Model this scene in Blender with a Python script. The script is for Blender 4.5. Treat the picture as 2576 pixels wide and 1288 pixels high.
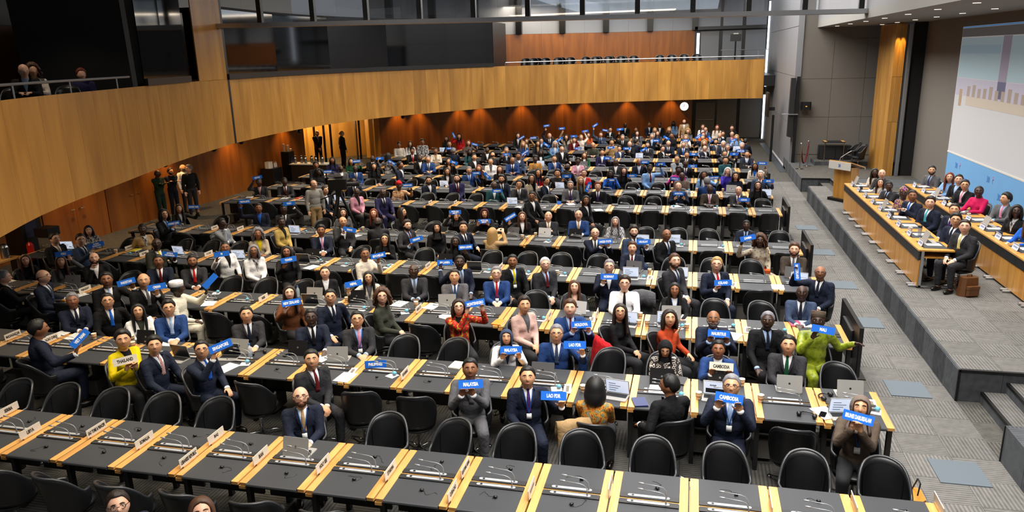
import bpy, math, random, numpy as np
from mathutils import Vector, Matrix, Euler
from mathutils.bvhtree import BVHTree
random.seed(7)
for o in list(bpy.data.objects): bpy.data.objects.remove(o)
SC = bpy.context.scene; COL = SC.collection
PI = math.pi; R = math.radians
# ------------------------------------------------------------------ camera
YAW, PIT, ROLL, FOC, CAMZ = .2398, .2625, -.0254, 1879.48, 4.9939
fw = Vector((-math.sin(YAW)*math.cos(PIT), math.cos(YAW)*math.cos(PIT), -math.sin(PIT)))
rt = Vector((math.cos(YAW), math.sin(YAW), 0)); up = rt.cross(fw)
r2 = rt*math.cos(ROLL)+up*math.sin(ROLL); u2 = -rt*math.sin(ROLL)+up*math.cos(ROLL)
cd = bpy.data.cameras.new('camera'); cam = bpy.data.objects.new('camera', cd); COL.objects.link(cam)
cd.sensor_width = 36; cd.lens = 36*FOC/2576; cd.clip_end = 300; cd.clip_start = .05
cam.matrix_world = Matrix(((r2.x,u2.x,-fw.x,0),(r2.y,u2.y,-fw.y,0),(r2.z,u2.z,-fw.z,CAMZ),(0,0,0,1)))
SC.camera = cam
# ------------------------------------------------------------------ world, exposure, big lights
SC.view_settings.view_transform = 'Standard'; SC.view_settings.look = 'None'
SC.view_settings.exposure = 0.45; SC.view_settings.gamma = 1
SC.view_settings.use_curve_mapping = False
try:
    cy_=SC.cycles; cy_.adaptive_threshold=.02; cy_.max_bounces=6; cy_.diffuse_bounces=3; cy_.glossy_bounces=3; cy_.transmission_bounces=4; cy_.transparent_max_bounces=6; cy_.caustics_reflective=False; cy_.caustics_refractive=False
except AttributeError: pass
W = bpy.data.worlds.new('world'); SC.world = W; W.use_nodes = True
W.node_tree.nodes['Background'].inputs[0].default_value = (.62,.66,.72,1)
W.node_tree.nodes['Background'].inputs[1].default_value = .16
def lamp(name, kind, loc, energy, col=(1,1,1), size=1, sy=None, rot=(0,0,0), **k):
    d = bpy.data.lights.new(name, kind); d.energy = energy; d.color = col
    if kind == 'AREA':
        d.shape = 'RECTANGLE'; d.size = size; d.size_y = sy or size
    else: d.shadow_soft_size = size
    for a,b in k.items(): setattr(d,a,b)
    o = bpy.data.objects.new(name, d); COL.objects.link(o); o.location = loc; o.rotation_euler = rot
    return o
lamp('ceiling_light_hall_front','AREA',(.8,11,8.8),930,(1,.96,.91),5,14,spread=R(122))
lamp('ceiling_light_hall_rear','AREA',(-.5,29,8.8),2050,(1,.95,.89),8,16)
lamp('ceiling_light_front','AREA',(1.5,4.0,8.6),380,(1,.95,.89),7,5,spread=R(122))
lamp('ceiling_light_left','AREA',(-6.8,12.5,8.6),500,(1,.86,.66),4,13,spread=R(92))  # unseen warm lamp added to brighten the left desks, narrow to spare the fascia
lamp('ceiling_light_left_rear','AREA',(-9,24,8.6),420,(1,.88,.72),5,9,spread=R(100))
lamp('ceiling_light_stage','AREA',(5.5,21,5.70),300,(1,.95,.88),1.2,17,spread=R(125))
lamp('ceiling_light_aisle','AREA',(2,20,8.8),150,(1,.95,.9),2,20)  # fill lamp added above the aisle to brighten the stage side
lamp('ceiling_light_balcony','AREA',(-5,42.2,7.6),380,(1,.82,.62),11,1.4)
lamp('clerestory_daylight','AREA',(-3.5,43.5,8.6),260,(.80,.90,1),14,3,rot=(R(-35),0,0))
# ------------------------------------------------------------------ materials
def lin(c):
    if isinstance(c,str): c=tuple(int(c[i:i+2],16)/255 for i in (0,2,4))
    return tuple((v/12.92 if v<=.04045 else ((v+.055)/1.055)**2.4) for v in c)+(1,)
MC={}
def mat(name, col, rough=.6, metal=0, noise=0, nscale=40, emis=0, spec=.5, coat=0, alpha=None, trans=0):
    if name in MC: return MC[name]
    m=bpy.data.materials.new(name); m.use_nodes=True; nt=m.node_tree; b=nt.nodes['Principled BSDF']
    c=lin(col)
    b.inputs['Base Color'].default_value=c; b.inputs['Roughness'].default_value=rough; b.inputs['Metallic'].default_value=metal
    b.inputs['Specular IOR Level'].default_value=spec
    if coat: b.inputs['Coat Weight'].default_value=coat; b.inputs['Coat Roughness'].default_value=.15
    if trans: b.inputs['Transmission Weight'].default_value=trans
    if alpha is not None: b.inputs['Alpha'].default_value=alpha
    if noise:
        tc=nt.nodes.new('ShaderNodeTexCoord'); n=nt.nodes.new('ShaderNodeTexNoise'); n.inputs['Scale'].default_value=nscale; n.inputs['Detail'].default_value=3
        mx=nt.nodes.new('ShaderNodeMix'); mx.data_type='RGBA'; mx.blend_type='MIX'
        mx.inputs[6].default_value=tuple(v*(1-noise) for v in c[:3])+(1,); mx.inputs[7].default_value=tuple(min(1,v*(1+noise)) for v in c[:3])+(1,)
        nt.links.new(tc.outputs['Object'],n.inputs['Vector']); nt.links.new(n.outputs['Fac'],mx.inputs[0]); nt.links.new(mx.outputs[2],b.inputs['Base Color'])
    if emis: b.inputs['Emission Color'].default_value=c; b.inputs['Emission Strength'].default_value=emis
    MC[name]=m; return m
def wood(name, c1, c2, rough=.42, scale=(14,14,1.2), coat=.15, vary=.18, axis=None):
    if name in MC: return MC[name]
    m=bpy.data.materials.new(name); m.use_nodes=True; nt=m.node_tree; b=nt.nodes['Principled BSDF']; L=nt.links.new
    tc=nt.nodes.new('ShaderNodeTexCoord'); oi=nt.nodes.new('ShaderNodeObjectInfo')
    ad=nt.nodes.new('ShaderNodeVectorMath'); ad.operation='ADD'; ml=nt.nodes.new('ShaderNodeVectorMath'); ml.operation='MULTIPLY'
    ml.inputs[1].default_value=scale
    cx=nt.nodes.new('ShaderNodeCombineXYZ'); mm=nt.nodes.new('ShaderNodeMath'); mm.operation='MULTIPLY'; mm.inputs[1].default_value=37
    L(oi.outputs['Random'],mm.inputs[0]); L(mm.outputs[0],cx.inputs[0]); L(mm.outputs[0],cx.inputs[2])
    L(tc.outputs['Object'],ad.inputs[0]); L(cx.outputs[0],ad.inputs[1]); L(ad.outputs[0],ml.inputs[0])
    n=nt.nodes.new('ShaderNodeTexNoise'); n.inputs['Scale'].default_value=1; n.inputs['Detail'].default_value=6; n.inputs['Distortion'].default_value=.6
    L(ml.outputs[0],n.inputs['Vector'])
    cr=nt.nodes.new('ShaderNodeValToRGB'); cr.color_ramp.elements[0].position=.32; cr.color_ramp.elements[1].position=.7
    cr.color_ramp.elements[0].color=lin(c1); cr.color_ramp.elements[1].color=lin(c2); L(n.outputs['Fac'],cr.inputs[0])
    hs=nt.nodes.new('ShaderNodeHueSaturation'); mr=nt.nodes.new('ShaderNodeMapRange'); mr.inputs[3].default_value=1-vary; mr.inputs[4].default_value=1+vary
    L(oi.outputs['Random'],mr.inputs[0]); L(mr.outputs[0],hs.inputs['Value']); L(cr.outputs[0],hs.inputs['Color']); L(hs.outputs[0],b.inputs['Base Color'])
    b.inputs['Roughness'].default_value=rough; b.inputs['Coat Weight'].default_value=coat; b.inputs['Coat Roughness'].default_value=.25
    MC[name]=m; return m
def pattern(name, cols, scale=18, kind='voronoi', rough=.8):
    if name in MC: return MC[name]
    m=bpy.data.materials.new(name); m.use_nodes=True; nt=m.node_tree; b=nt.nodes['Principled BSDF']; L=nt.links.new
    tc=nt.nodes.new('ShaderNodeTexCoord')
    if kind=='stripe':
        t=nt.nodes.new('ShaderNodeTexWave'); t.inputs['Scale'].default_value=scale; t.bands_direction='DIAGONAL'; out=t.outputs['Fac']
    elif kind=='plaid':
        t=nt.nodes.new('ShaderNodeTexChecker'); t.inputs['Scale'].default_value=scale; out=t.outputs['Fac']
    elif kind=='voronoi':
        t=nt.nodes.new('ShaderNodeTexVoronoi'); t.inputs['Scale'].default_value=scale; out=t.outputs['Distance']
    else:
        t=nt.nodes.new('ShaderNodeTexNoise'); t.inputs['Scale'].default_value=scale; t.inputs['Detail'].default_value=2; out=t.outputs['Fac']
    L(tc.outputs['Object'],t.inputs['Vector'])
    cr=nt.nodes.new('ShaderNodeValToRGB'); cr.color_ramp.interpolation='CONSTANT'
    rng=(.30,.68) if kind=='noise' else (0,.62) if kind=='voronoi' else (0,1)
    el=cr.color_ramp.elements
    while len(el)<len(cols): el.new(.5)
    for i,c in enumerate(cols):
        el[i].position=rng[0]+(rng[1]-rng[0])*i/len(cols); el[i].color=lin(c)
    L(out,cr.inputs[0]); L(cr.outputs[0],b.inputs['Base Color']); b.inputs['Roughness'].default_value=rough
    MC[name]=m; return m
def carpet(name, c1, c2, tiles=None):
    """looped carpet with fine lines; TILES: the tile size, the lines turn from tile to tile"""
    if name in MC: return MC[name]
    m=bpy.data.materials.new(name); m.use_nodes=True; nt=m.node_tree; b=nt.nodes['Principled BSDF']; L=nt.links.new
    tc=nt.nodes.new('ShaderNodeTexCoord'); sp=nt.nodes.new('ShaderNodeSeparateXYZ'); L(tc.outputs['Object'],sp.inputs[0])
    def M(op,a,bb=None):
        n=nt.nodes.new('ShaderNodeMath'); n.operation=op
        for i,v in enumerate((a,bb)):
            if v is None: continue
            if isinstance(v,(int,float)): n.inputs[i].default_value=v
            else: L(v,n.inputs[i])
        return n.outputs[0]
    co=sp.outputs[0]
    if tiles:
        fx=M('FLOOR',M('DIVIDE',sp.outputs[0],tiles)); fy=M('FLOOR',M('DIVIDE',sp.outputs[1],tiles))
        par=M('MODULO',M('ABSOLUTE',M('ADD',fx,fy)),2)
        mx=nt.nodes.new('ShaderNodeMix'); L(par,mx.inputs[0]); L(sp.outputs[0],mx.inputs[2]); L(sp.outputs[1],mx.inputs[3]); co=mx.outputs[0]
    s=M('SINE',M('MULTIPLY',co,2*PI/.045))
    n=nt.nodes.new('ShaderNodeTexNoise'); n.inputs['Scale'].default_value=9; n.inputs['Detail'].default_value=5; L(tc.outputs['Object'],n.inputs['Vector'])
    f=M('ADD',M('MULTIPLY',s,.30),M('ADD',M('MULTIPLY',n.outputs['Fac'],.8),.1))
    cr=nt.nodes.new('ShaderNodeValToRGB'); cr.color_ramp.elements[0].color=lin(c1); cr.color_ramp.elements[1].color=lin(c2); L(f,cr.inputs[0])
    oi=nt.nodes.new('ShaderNodeObjectInfo'); hs=nt.nodes.new('ShaderNodeHueSaturation'); mr=nt.nodes.new('ShaderNodeMapRange'); mr.inputs[3].default_value=.9; mr.inputs[4].default_value=1.08
    L(oi.outputs['Random'],mr.inputs[0]); L(mr.outputs[0],hs.inputs['Value']); L(cr.outputs[0],hs.inputs['Color']); L(hs.outputs[0],b.inputs['Base Color'])
    b.inputs['Roughness'].default_value=.95; b.inputs['Specular IOR Level'].default_value=.15
    MC[name]=m; return m
# ------------------------------------------------------------------ mesh helpers
class MB:
    def __init__(s): s.v=[]; s.f=[]; s.mi=[]
    def add(s,v,f,mi=0):
        n=len(s.v); s.v+= [tuple(p) for p in v]; s.f+=[tuple(i+n for i in q) for q in f]; s.mi+=[mi]*len(f); return s
    def box(s,x0,x1,y0,y1,z0,z1,mi=0,M=None,b=0):
        if b:
            P=[(x,y,z) for z in (z0,z1) for (x,y) in ((x0+b,y0),(x1-b,y0),(x1,y0+b),(x1,y1-b),(x1-b,y1),(x0+b,y1),(x0,y1-b),(x0,y0+b))]
            F=[tuple(range(7,-1,-1)),tuple(range(8,16))]+[(i,(i+1)%8,8+(i+1)%8,8+i) for i in range(8)]
        else:
            P=[(x,y,z) for z in (z0,z1) for (x,y) in ((x0,y0),(x1,y0),(x1,y1),(x0,y1))]
            F=[(3,2,1,0),(4,5,6,7),(0,1,5,4),(1,2,6,5),(2,3,7,6),(3,0,4,7)]
        if M: P=[M@Vector(p) for p in P]
        return s.add(P,F,mi)
    def tube(s,pts,r,n=8,mi=0,cap=True):
        pts=[Vector(p) for p in pts]; rs=r if isinstance(r,(list,tuple)) else [r]*len(pts)
        ring=[]; prev=None
        for i,p in enumerate(pts):
            t=(pts[min(i+1,len(pts)-1)]-pts[max(i-1,0)]).normalized()
            a=Vector((0,0,1)) if abs(t.z)<.9 else Vector((1,0,0))
            if prev is not None: a=prev
            u=(a-t*a.dot(t)).normalized(); w=t.cross(u); prev=u
            ring.append([p+(u*math.cos(k*2*PI/n)+w*math.sin(k*2*PI/n))*rs[i] for k in range(n)])
        V=[q for g in ring for q in g]; F=[(i*n+k,i*n+(k+1)%n,(i+1)*n+(k+1)%n,(i+1)*n+k) for i in range(len(pts)-1) for k in range(n)]
        if cap: F+=[tuple(range(n-1,-1,-1)),tuple((len(pts)-1)*n+k for k in range(n))]
        return s.add(V,F,mi)
    def lathe(s,prof,n=16,c=(0,0,0),mi=0):
        V=[(c[0]+r*math.cos(k*2*PI/n),c[1]+r*math.sin(k*2*PI/n),c[2]+z) for r,z in prof for k in range(n)]
        F=[(i*n+k,i*n+(k+1)%n,(i+1)*n+(k+1)%n,(i+1)*n+k) for i in range(len(prof)-1) for k in range(n)]
        F+=[tuple(range(n-1,-1,-1)),tuple((len(prof)-1)*n+k for k in range(n))]
        return s.add(V,F,mi)
    def ell(s,c,r,nu=14,nv=9,M=None,mi=0):
        V=[];F=[]
        for j in range(1,nv):
            th=PI*j/nv
            for i in range(nu):
                ph=2*PI*i/nu; V.append((r[0]*math.sin(th)*math.cos(ph),r[1]*math.sin(th)*math.sin(ph),r[2]*math.cos(th)))
        V+= [(0,0,r[2]),(0,0,-r[2])]; a=len(V)-2
        for j in range(nv-2):
            for i in range(nu): F.append((j*nu+i,(j+1)*nu+i,(j+1)*nu+(i+1)%nu,j*nu+(i+1)%nu))
        for i in range(nu): F.append((a,i,(i+1)%nu)); F.append((a+1,(nv-2)*nu+(i+1)%nu,(nv-2)*nu+i))
        c=Vector(c); V=[(M@Vector(p) if M else Vector(p))+c for p in V]
        return s.add(V,F,mi)
    def cap(s,p0,r0,p1,r1,n=10):
        p0=Vector(p0);p1=Vector(p1); t=(p1-p0).normalized()
        pts=[p0-t*r0*.98,p0-t*r0*.7,p0,p1,p1+t*r1*.7,p1+t*r1*.98]
        return s.tube(pts,[r0*.2,r0*.71,r0,r1,r1*.71,r1*.2],n)
    def mesh(s,name,smooth=False):
        me=bpy.data.meshes.new(name); me.from_pydata(s.v,[],s.f)
        if any(s.mi): me.polygons.foreach_set('material_index',s.mi)
        if smooth: me.polygons.foreach_set('use_smooth',[True]*len(me.polygons))
        me.update(); return me
def obj(name, me, m=None, parent=None, loc=None, rot=None, smooth=False):
    if isinstance(me,MB): me=me.mesh(name,smooth)
    ms=m if isinstance(m,(list,tuple)) else [m] if m else []
    if len(me.materials)==0:
        for q in ms: me.materials.append(q)
        o=bpy.data.objects.new(name,me)
    else:
        o=bpy.data.objects.new(name,me)
        for i,q in enumerate(ms):
            if me.materials[i]!=q: o.material_slots[i].link='OBJECT'; o.material_slots[i].material=q
    COL.objects.link(o)
    if parent: o.parent=parent
    if loc: o.location=loc
    if rot: o.rotation_euler=rot
    return o
def tag(o,label,cat,group=None):
    o['label']=label; o['category']=cat
    if group: o['group']=group
    return o
def thing(name,label,cat,loc=(0,0,0),rz=0,group=None):
    o=bpy.data.objects.new(name,None); COL.objects.link(o); o.empty_display_size=.1
    o.location=loc; o.rotation_euler=(0,0,rz); return tag(o,label,cat,group)
def struct(name,mb,m=None,parent=None,smooth=False):
    o=obj(name,mb,m,parent,smooth=smooth)
    if not parent: o['kind']='structure'
    return o
ORD='first second third fourth fifth sixth seventh eighth ninth tenth eleventh twelfth thirteenth fourteenth fifteenth sixteenth seventeenth eighteenth nineteenth twentieth'.split()
ORD+=['twenty-'+w for w in ORD[:9]]
# ------------------------------------------------------------------ palette
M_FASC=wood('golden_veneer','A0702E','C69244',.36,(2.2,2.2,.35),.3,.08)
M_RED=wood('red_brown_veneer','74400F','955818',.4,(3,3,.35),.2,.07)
M_BEECH=wood('beech_strip','BE8844','DCA763',.4,(9,1.4,9),.2,.10)
M_HEADT=wood('beech_front','B67A2E','D29A48',.42,(9,9,.8),.15,.10)
M_CAR=carpet('carpet_tile','4E4D4B','7C7A77')
M_CARF=carpet('carpet_field','33322F','64625E',.55)
M_CARS=carpet('carpet_riser','383A3D','63666A',.55)
M_GREY=mat('grey_fabric_panel','6E6A64',.85,noise=.05,nscale=60)
M_GREY2=mat('grey_satin_panel','7C7E83',.5,noise=.04,nscale=3)
M_BLACK=mat('black_metal','0B0C0D',.4)
M_CHROME=mat('chrome','C9CBCE',.18,1)
M_ALU=mat('aluminium','B9BCC0',.35,.9)
M_MAT=mat('black_leather_mat','36383C',.55,noise=.12,nscale=260,spec=.35)
M_CONS=mat('console_black','1E1F21',.5)
M_LEATH=mat('black_leather','141517',.38,noise=.15,nscale=120,spec=.5)
M_PIPE=mat('grey_piping','2B2D30',.32)
M_BLIND=mat('roller_blind','8E949D',.9)
M_BLIND2=mat('grey_blind','777B80',.9)
M_DGLASS=mat('dark_booth_glass','050607',.06,spec=.6)
M_WHITE=mat('white_paint','D8D6D0',.6)
M_SIGN=mat('sign_blue','0C68D4',.45)
M_LET=mat('sign_white','F6F8FA',.6)
M_CREAM=mat('sign_cream','D6CDBD',.55)
M_INK=mat('sign_ink','141312',.6)
M_PAPER=mat('paper','E4E4E2',.8)
M_STAINL=mat('stainless','A7A9AB',.28,1)
# ================================================================== THE SETTING
ROWY=dict(Z=3.573,A=6.045,B=8.517,C=10.994,D=13.645,E=16.296,F=20.306,G=22.776,H=25.25,I=27.72,J=30.19,K=32.66,L=35.13,M=37.6)
DEP=.972; U=.7622; X0=.0965; TZ=.762
STX=3.84; STZ=.49
struct('floor',MB().box(-26,STX+6,-3,48,-.2,0),M_CARF)
fl=bpy.data.objects['floor']
T=.55
tm=MB().box(.003,T-.003,.003,T-.003,0,.006).mesh('carpet_tile')
def tile(x,y,z,par,parent,m=M_CAR):
    o=obj('carpet_tile',tm,m,parent)
    if par: o.location=(x+T,y,z); o.rotation_euler=(0,0,PI/2)
    else: o.location=(x,y,z)
mats=[(2.99,8.73),(2.99,11.10),(2.99,14.02),(2.99,16.40),(2.99,19.2),(2.99,22.0)]
M_PLAIN=mat('plain_blue_grey_carpet','5D676F',.9,noise=.06,nscale=300)
pm=MB().box(0,T,0,T,0,.012).mesh('plain_tile')
for x,y in mats: obj('plain_carpet_tile',pm,M_PLAIN,fl,(x,y,.006))
n=0
for j in range(46):
    y=5.0+j*T
    for i in range(3):
        x=2.19+i*T
        if any(abs(x-a)<.5 and abs(y-b)<.3 for a,b in mats) and False: continue
        tile(x,y,0,(i+j)%2,fl); n+=1
# raised stage
sv=MB().box(STX,14,11.11,26.5,0,STZ).box(4.8,14,26.5,28.2,0,STZ).box(STX,14,28.2,34,0,STZ)
sv.box(4.72,14,31.4,34,STZ,STZ+.15)
st=struct('stage_floor',sv,M_CARS)
for j in range(28):
    y=11.13+j*T
    if j<18:
        for i in range(7): tile(STX+.02+i*T,y,STZ,(i+j)%2,st)
    else:
        tile(STX+.02,y,STZ,j%2,st)
stq=MB().box(STX+.02,9.9,11.13+18*T,26.48,STZ,STZ+.005).box(STX+.05,9.9,28.22,31.4,STZ,STZ+.005).box(4.74,9.9,31.4,32.5,STZ+.15,STZ+.155)
o=obj('stage_carpet',stq,M_CARF,st)
# riser panels along the stage front, black nosing, steps
rp=MB().box(-.012,0,.004,1.096,.0,STZ-.012).mesh('riser_panel')
for j in range(14): obj('riser_panel',rp,M_CARS,st,(STX-.001,11.115+j*1.098,0))
ep=MB().box(0,.545,-.012,0,0,STZ-.03).mesh('riser_tile')
for i in range(6): obj('riser_tile',ep,M_CARS,st,(STX+.02+i*.55,11.11,0))
obj('nosing',MB().box(STX,12,11.085,11.12,STZ-.03,STZ+.004).box(STX-.014,STX+.02,11.085,11.11,0,STZ).box(STX+.02,4.8,28.18,28.205,STZ-.03,STZ+.004).box(STX,STX+.02,28.18,28.2,0,STZ).box(4.775,4.805,26.5,28.2,STZ-.03,STZ+.004),M_BLACK,st)
for (x,y0,y1,z) in ((4.16,9.42,11.1,.163),(4.47,9.42,11.1,.327)):
    s=struct('stage_step',MB().box(x,8,y0,y1,0,z),M_CARS); obj('tread',MB().box(x+.005,8,y0,y1,z,z+.006),M_CAR,s); obj('nosing',MB().box(x-.012,x+.03,y0,y1,z-.025,z+.008),M_BLACK,s)
for (x,z) in ((4.1,.163),(4.45,.327)):
    s=struct('stage_step',MB().box(x,4.8,26.5,28.2,0,z),M_CARS); obj('tread',MB().box(x+.005,4.8,26.5,28.2,z,z+.006),M_CARF,s); obj('nosing',MB().box(x-.012,x+.03,26.5,28.2,z-.025,z+.008),M_BLACK,s)
struct('wall_stair_cheek',MB().box(STX,STX+4,9.2,9.40,0,STZ).box(STX,STX+4,3,9.2,0,STZ),M_CARS)
obj('nosing',MB().box(STX-.012,STX,9.385,9.405,0,STZ),M_BLACK,bpy.data.objects['wall_stair_cheek'])
# stage walls
gw=struct('wall_stage_back',MB().box(4.05,8.2,32.5,32.8,0,9),M_GREY)
gp=MB().box(.006,1.194,-.02,0,.006,1.494).mesh('wall_panel')
for i in range(3):
    for k in range(3): obj('wall_panel',gp,M_GREY,gw,(4.07+i*1.2,32.5,STZ+.3+k*1.5))
ws=struct('wall_screen',MB().box(7.62,7.9,2,29.2,0,9),M_GREY)
struct('wall_screen_return',MB().box(7.25,7.62,29.0,29.2,0,6),mat('dark_reveal','17181A',.8))
# wood column with lamps
cl=thing('wood_column','tall golden wood clad column with two glowing top lights beside screen','column',(6.64,28.95,STZ))
cl['kind']='structure'
for k,(z0,z1) in enumerate(((0,1.9),(1.91,3.45),(3.46,5.2))):
    for i in range(2): obj('wood_panel',MB().box(i*.152,.148+i*.152,0,.03,z0,z1),M_FASC,cl)
    obj('side_panel',MB().box(.302,.33,0,2.4,z0,z1),M_HEADT,cl)
obj('core',MB().box(.004,.30,.031,2.4,0,5.24),M_FASC,cl)
obj('metal_track',MB().box(.40,.52,-.02,.06,0,5.2).box(.43,.45,-.04,-.02,0,5.2),M_ALU,cl)
for i in (0,1):
    lamp('column_spot','SPOT',(6.72+i*.15,28.74,5.66),90,(1,.62,.18),.02,rot=(R(14),0,0),spot_size=R(26),spot_blend=.6)
# hall side wall beyond the stage
rw=struct('wall_right',MB().box(3.9,4.1,32.4,46.2,0,9),M_GREY2)
rpn=MB().box(-.02,0,.008,3.42,.008,1.9).mesh('wall_panel')
for i in range(4):
    for k in range(4): obj('wall_panel',rpn,M_GREY2,rw,(3.9,32.4+i*3.43,.06+k*1.92))
obj('floor_channel',MB().box(3.58,3.88,32.8,43.2,0,.012),mat('dark_channel','3A4047',.5),rw)
obj('skirting_light',MB().box(3.84,3.88,33.2,40,.05,.12),mat('skirting_white','C9CDD2',.5),rw)
# ceiling pieces
sf=struct('ceiling_soffit',MB().box(4.6,8.2,1,32.6,5.75,6.0),mat('soffit_grey','8B8B88',.8))
dl=MB().box(-.07,.07,-.015,.015,-.01,0).mesh('downlight')
M_DL=mat('downlight_glow','FFF6E6',.5,emis=1.2)
for i in range(9): obj('downlight',dl,M_DL,sf,(5.1+.02*i,31.2-i*2.4,5.749)); obj('downlight',dl,M_DL,sf,(6.6,31-i*2.2,5.749))
struct('wall_bulkhead',MB().box(4.6,4.8,1,32.6,6.0,9.2),mat('bulkhead_grey','85878B',.7))
struct('ceiling',MB().box(-26,5,-3,48,9.2,9.4),mat('ceiling_grey','6E7073',.9))
# back wall
PB=[(-16.2,37.0),(-14.6,39.0),(-12.6,41.0),(-10.2,42.7),(-7.6,44.0),(-5,44.95),(-2.4,45.6),(-.1,46)]
def resample(P,step):
    P=[Vector((a,b)) for a,b in P]; D=[0]
    for a,b in zip(P,P[1:]): D.append(D[-1]+(b-a).length)
    n=max(1,round(D[-1]/step)); out=[]
    for i in range(n+1):
        d=D[-1]*i/n; k=0
        while k<len(P)-2 and D[k+1]<d: k+=1
        out.append(P[k].lerp(P[k+1],(d-D[k])/(D[k+1]-D[k])))
    return out
def smooth_curve(P,sub=6):
    P=[Vector((a,b)) for a,b in P]; out=[]
    for i in range(len(P)-1):
        p0=P[max(i-1,0)];p1=P[i];p2=P[i+1];p3=P[min(i+2,len(P)-1)]
        for k in range(sub):
            t=k/sub; out.append(.5*((2*p1)+(p2-p0)*t+(2*p0-5*p1+4*p2-p3)*t*t+(3*p1-p0-3*p2+p3)*t**3))
    out.append(P[-1]); return [(p.x,p.y) for p in out]
def panels(parent,P,z0,z1,th,m,gap=.006,name='wood_panel',side=1):
    """thin upright panels along the points P, each its own object with its own joints"""
    for a,b in zip(P,P[1:]):
        d=(b-a); L=d.length; d/=L; nrm=Vector((d.y,-d.x))*side
        me=MB().box(gap/2,L-gap/2,0,th,z0,z1)
        o=obj(name,me,m,parent); 
        o.matrix_local=Matrix(((d.x,nrm.x,0,a.x),(d.y,nrm.y,0,a.y),(0,0,1,0),(0,0,0,1)))
def strip(P,z0,z1,th,side=1):
    mb=MB()
    for i,(a,b) in enumerate(zip(P,P[1:])):
        d=(b-a).normalized(); nrm=Vector((d.y,-d.x))*side*th
        mb.add([(a.x,a.y,z0),(b.x,b.y,z0),(b.x+nrm.x,b.y+nrm.y,z0),(a.x+nrm.x,a.y+nrm.y,z0),(a.x,a.y,z1),(b.x,b.y,z1),(b.x+nrm.x,b.y+nrm.y,z1),(a.x+nrm.x,a.y+nrm.y,z1)],[(3,2,1,0),(4,5,6,7),(0,1,5,4),(1,2,6,5),(2,3,7,6),(3,0,4,7)])
    return mb
Pb=resample(smooth_curve(PB),1.25)
bw=struct('wall_back',strip(Pb,0,9,-.15),M_BLACK)
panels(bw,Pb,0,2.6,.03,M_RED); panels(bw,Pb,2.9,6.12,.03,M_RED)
panels(bw,Pb,6.13,9.1,.02,M_BLIND,name='upper_panel')
for i in range(1,len(Pb),2):
    p=Pb[i]; obj('black_mullion',MB().box(p.x-.16,p.x+.16,p.y-.3,p.y,6.13,9.1),M_BLACK,bw)
# left wall
Pl=resample([(-17.4,4),(-17.4,31.4)],1.3); lw=struct('wall_left',strip(Pl,0,9,-.15),M_BLACK)
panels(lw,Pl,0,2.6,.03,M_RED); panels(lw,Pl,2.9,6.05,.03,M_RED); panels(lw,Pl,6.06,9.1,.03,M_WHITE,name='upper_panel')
Pn=[Vector(p) for p in ((-17.4,31.4),(-19.3,32.0),(-19.3,35.2),(-18.2,36.6),(-16.9,37.5),(-16.2,37.0))]
nw=struct('wall_lobby',strip(Pn,0,5,-.15),M_BLACK); panels(nw,[Pn[0],Pn[1]],0,2.6,.03,M_FASC); panels(nw,[Pn[1],Pn[2],Pn[3],Pn[4]],0,2.6,.03,M_FASC); 
obj('wood_pier',MB().box(-16.55,-16.05,36.3,37.0,0,2.6),M_FASC,nw)
for k,(x,y) in enumerate(((-17.7,33.0),(-17.35,33.3),(-17.1,33.5),(-16.75,35.6),(-16.65,35.8))): obj('door_post',MB().box(x-.04,x+.04,y-.04,y+.04,0,2.62),M_BLACK,nw)
gd=struct('door_1',MB().box(-.01,.01,0,1.9,0.05,2.55),mat('clear_glass','FFFFFF',.02,trans=1,alpha=.25)); gd.location=(-17.1,33.6,0); gd.rotation_euler=(0,0,R(-12))
# timber double doors with pull handles on the left wall
M_HANDLE=mat('pull_handle','D2C6B4',.25,1)
for k,y in enumerate((16.6,19.0)):
    d=struct('door_%d'%(k+2),MB().box(-17.365,-17.345,y,y+1.17,0,2.2).box(-17.365,-17.345,y+1.18,y+2.35,0,2.2),M_RED)
    for dy in (1.05,1.30): obj('handle',MB().tube([(-17.345,y+dy,1.0),(-17.28,y+dy,1.0),(-17.28,y+dy+(.12 if dy>1.1 else -.12),1.0)],.012),M_HANDLE,d)
# right end of back wall: grey blinds, door, mullions
be=struct('window_1',MB().box(-.1,3.9,46.0,46.15,0,9.1),M_BLACK)
for x0,x1,z0,z1,m in ((.12,1.2,0.02,2.05,M_GREY),(1.32,2.42,.02,2.55,M_GREY),(2.6,3.75,.02,2.55,M_GREY),(.25,1.25,2.9,6.05,M_BLIND2),(1.45,2.5,2.9,6.05,M_BLIND2),(2.7,3.8,2.9,6.05,M_BLIND2),(-.05,1.3,6.3,9,M_BLIND),(1.45,2.5,6.3,9,M_BLIND),(2.7,3.8,6.3,9,M_BLIND)):
    obj('blind',MB().box(x0,x1,45.94,46.0,z0,z1),m,be)
obj('panic_bar',MB().tube([(.2,45.9,1.05),(1.15,45.9,1.05)],.025),M_ALU,be)
M_DAY=mat('daylight_gap','EAF4FF',.5,emis=3.0)
obj('daylight_slot',MB().box(.02,.17,45.95,45.99,2.9,5.95),M_DAY,be); obj('daylight_slot',MB().add([(3.80,45.0,.05),(3.86,45.0,.05),(3.89,45.0,2.5),(3.78,45.0,2.5),(3.80,45.05,.05),(3.86,45.05,.05),(3.89,45.05,2.5),(3.78,45.05,2.5)],[(0,1,2,3),(7,6,5,4),(0,4,5,1),(1,5,6,2),(2,6,7,3),(3,7,4,0)]).box(3.80,3.88,45,45.05,2.95,7.5),M_DAY,be)
for z in (2.6,6.12): obj('transom',MB().box(-.1,3.9,45.7,45.95,z,z+.18),M_BLACK,be)
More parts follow.
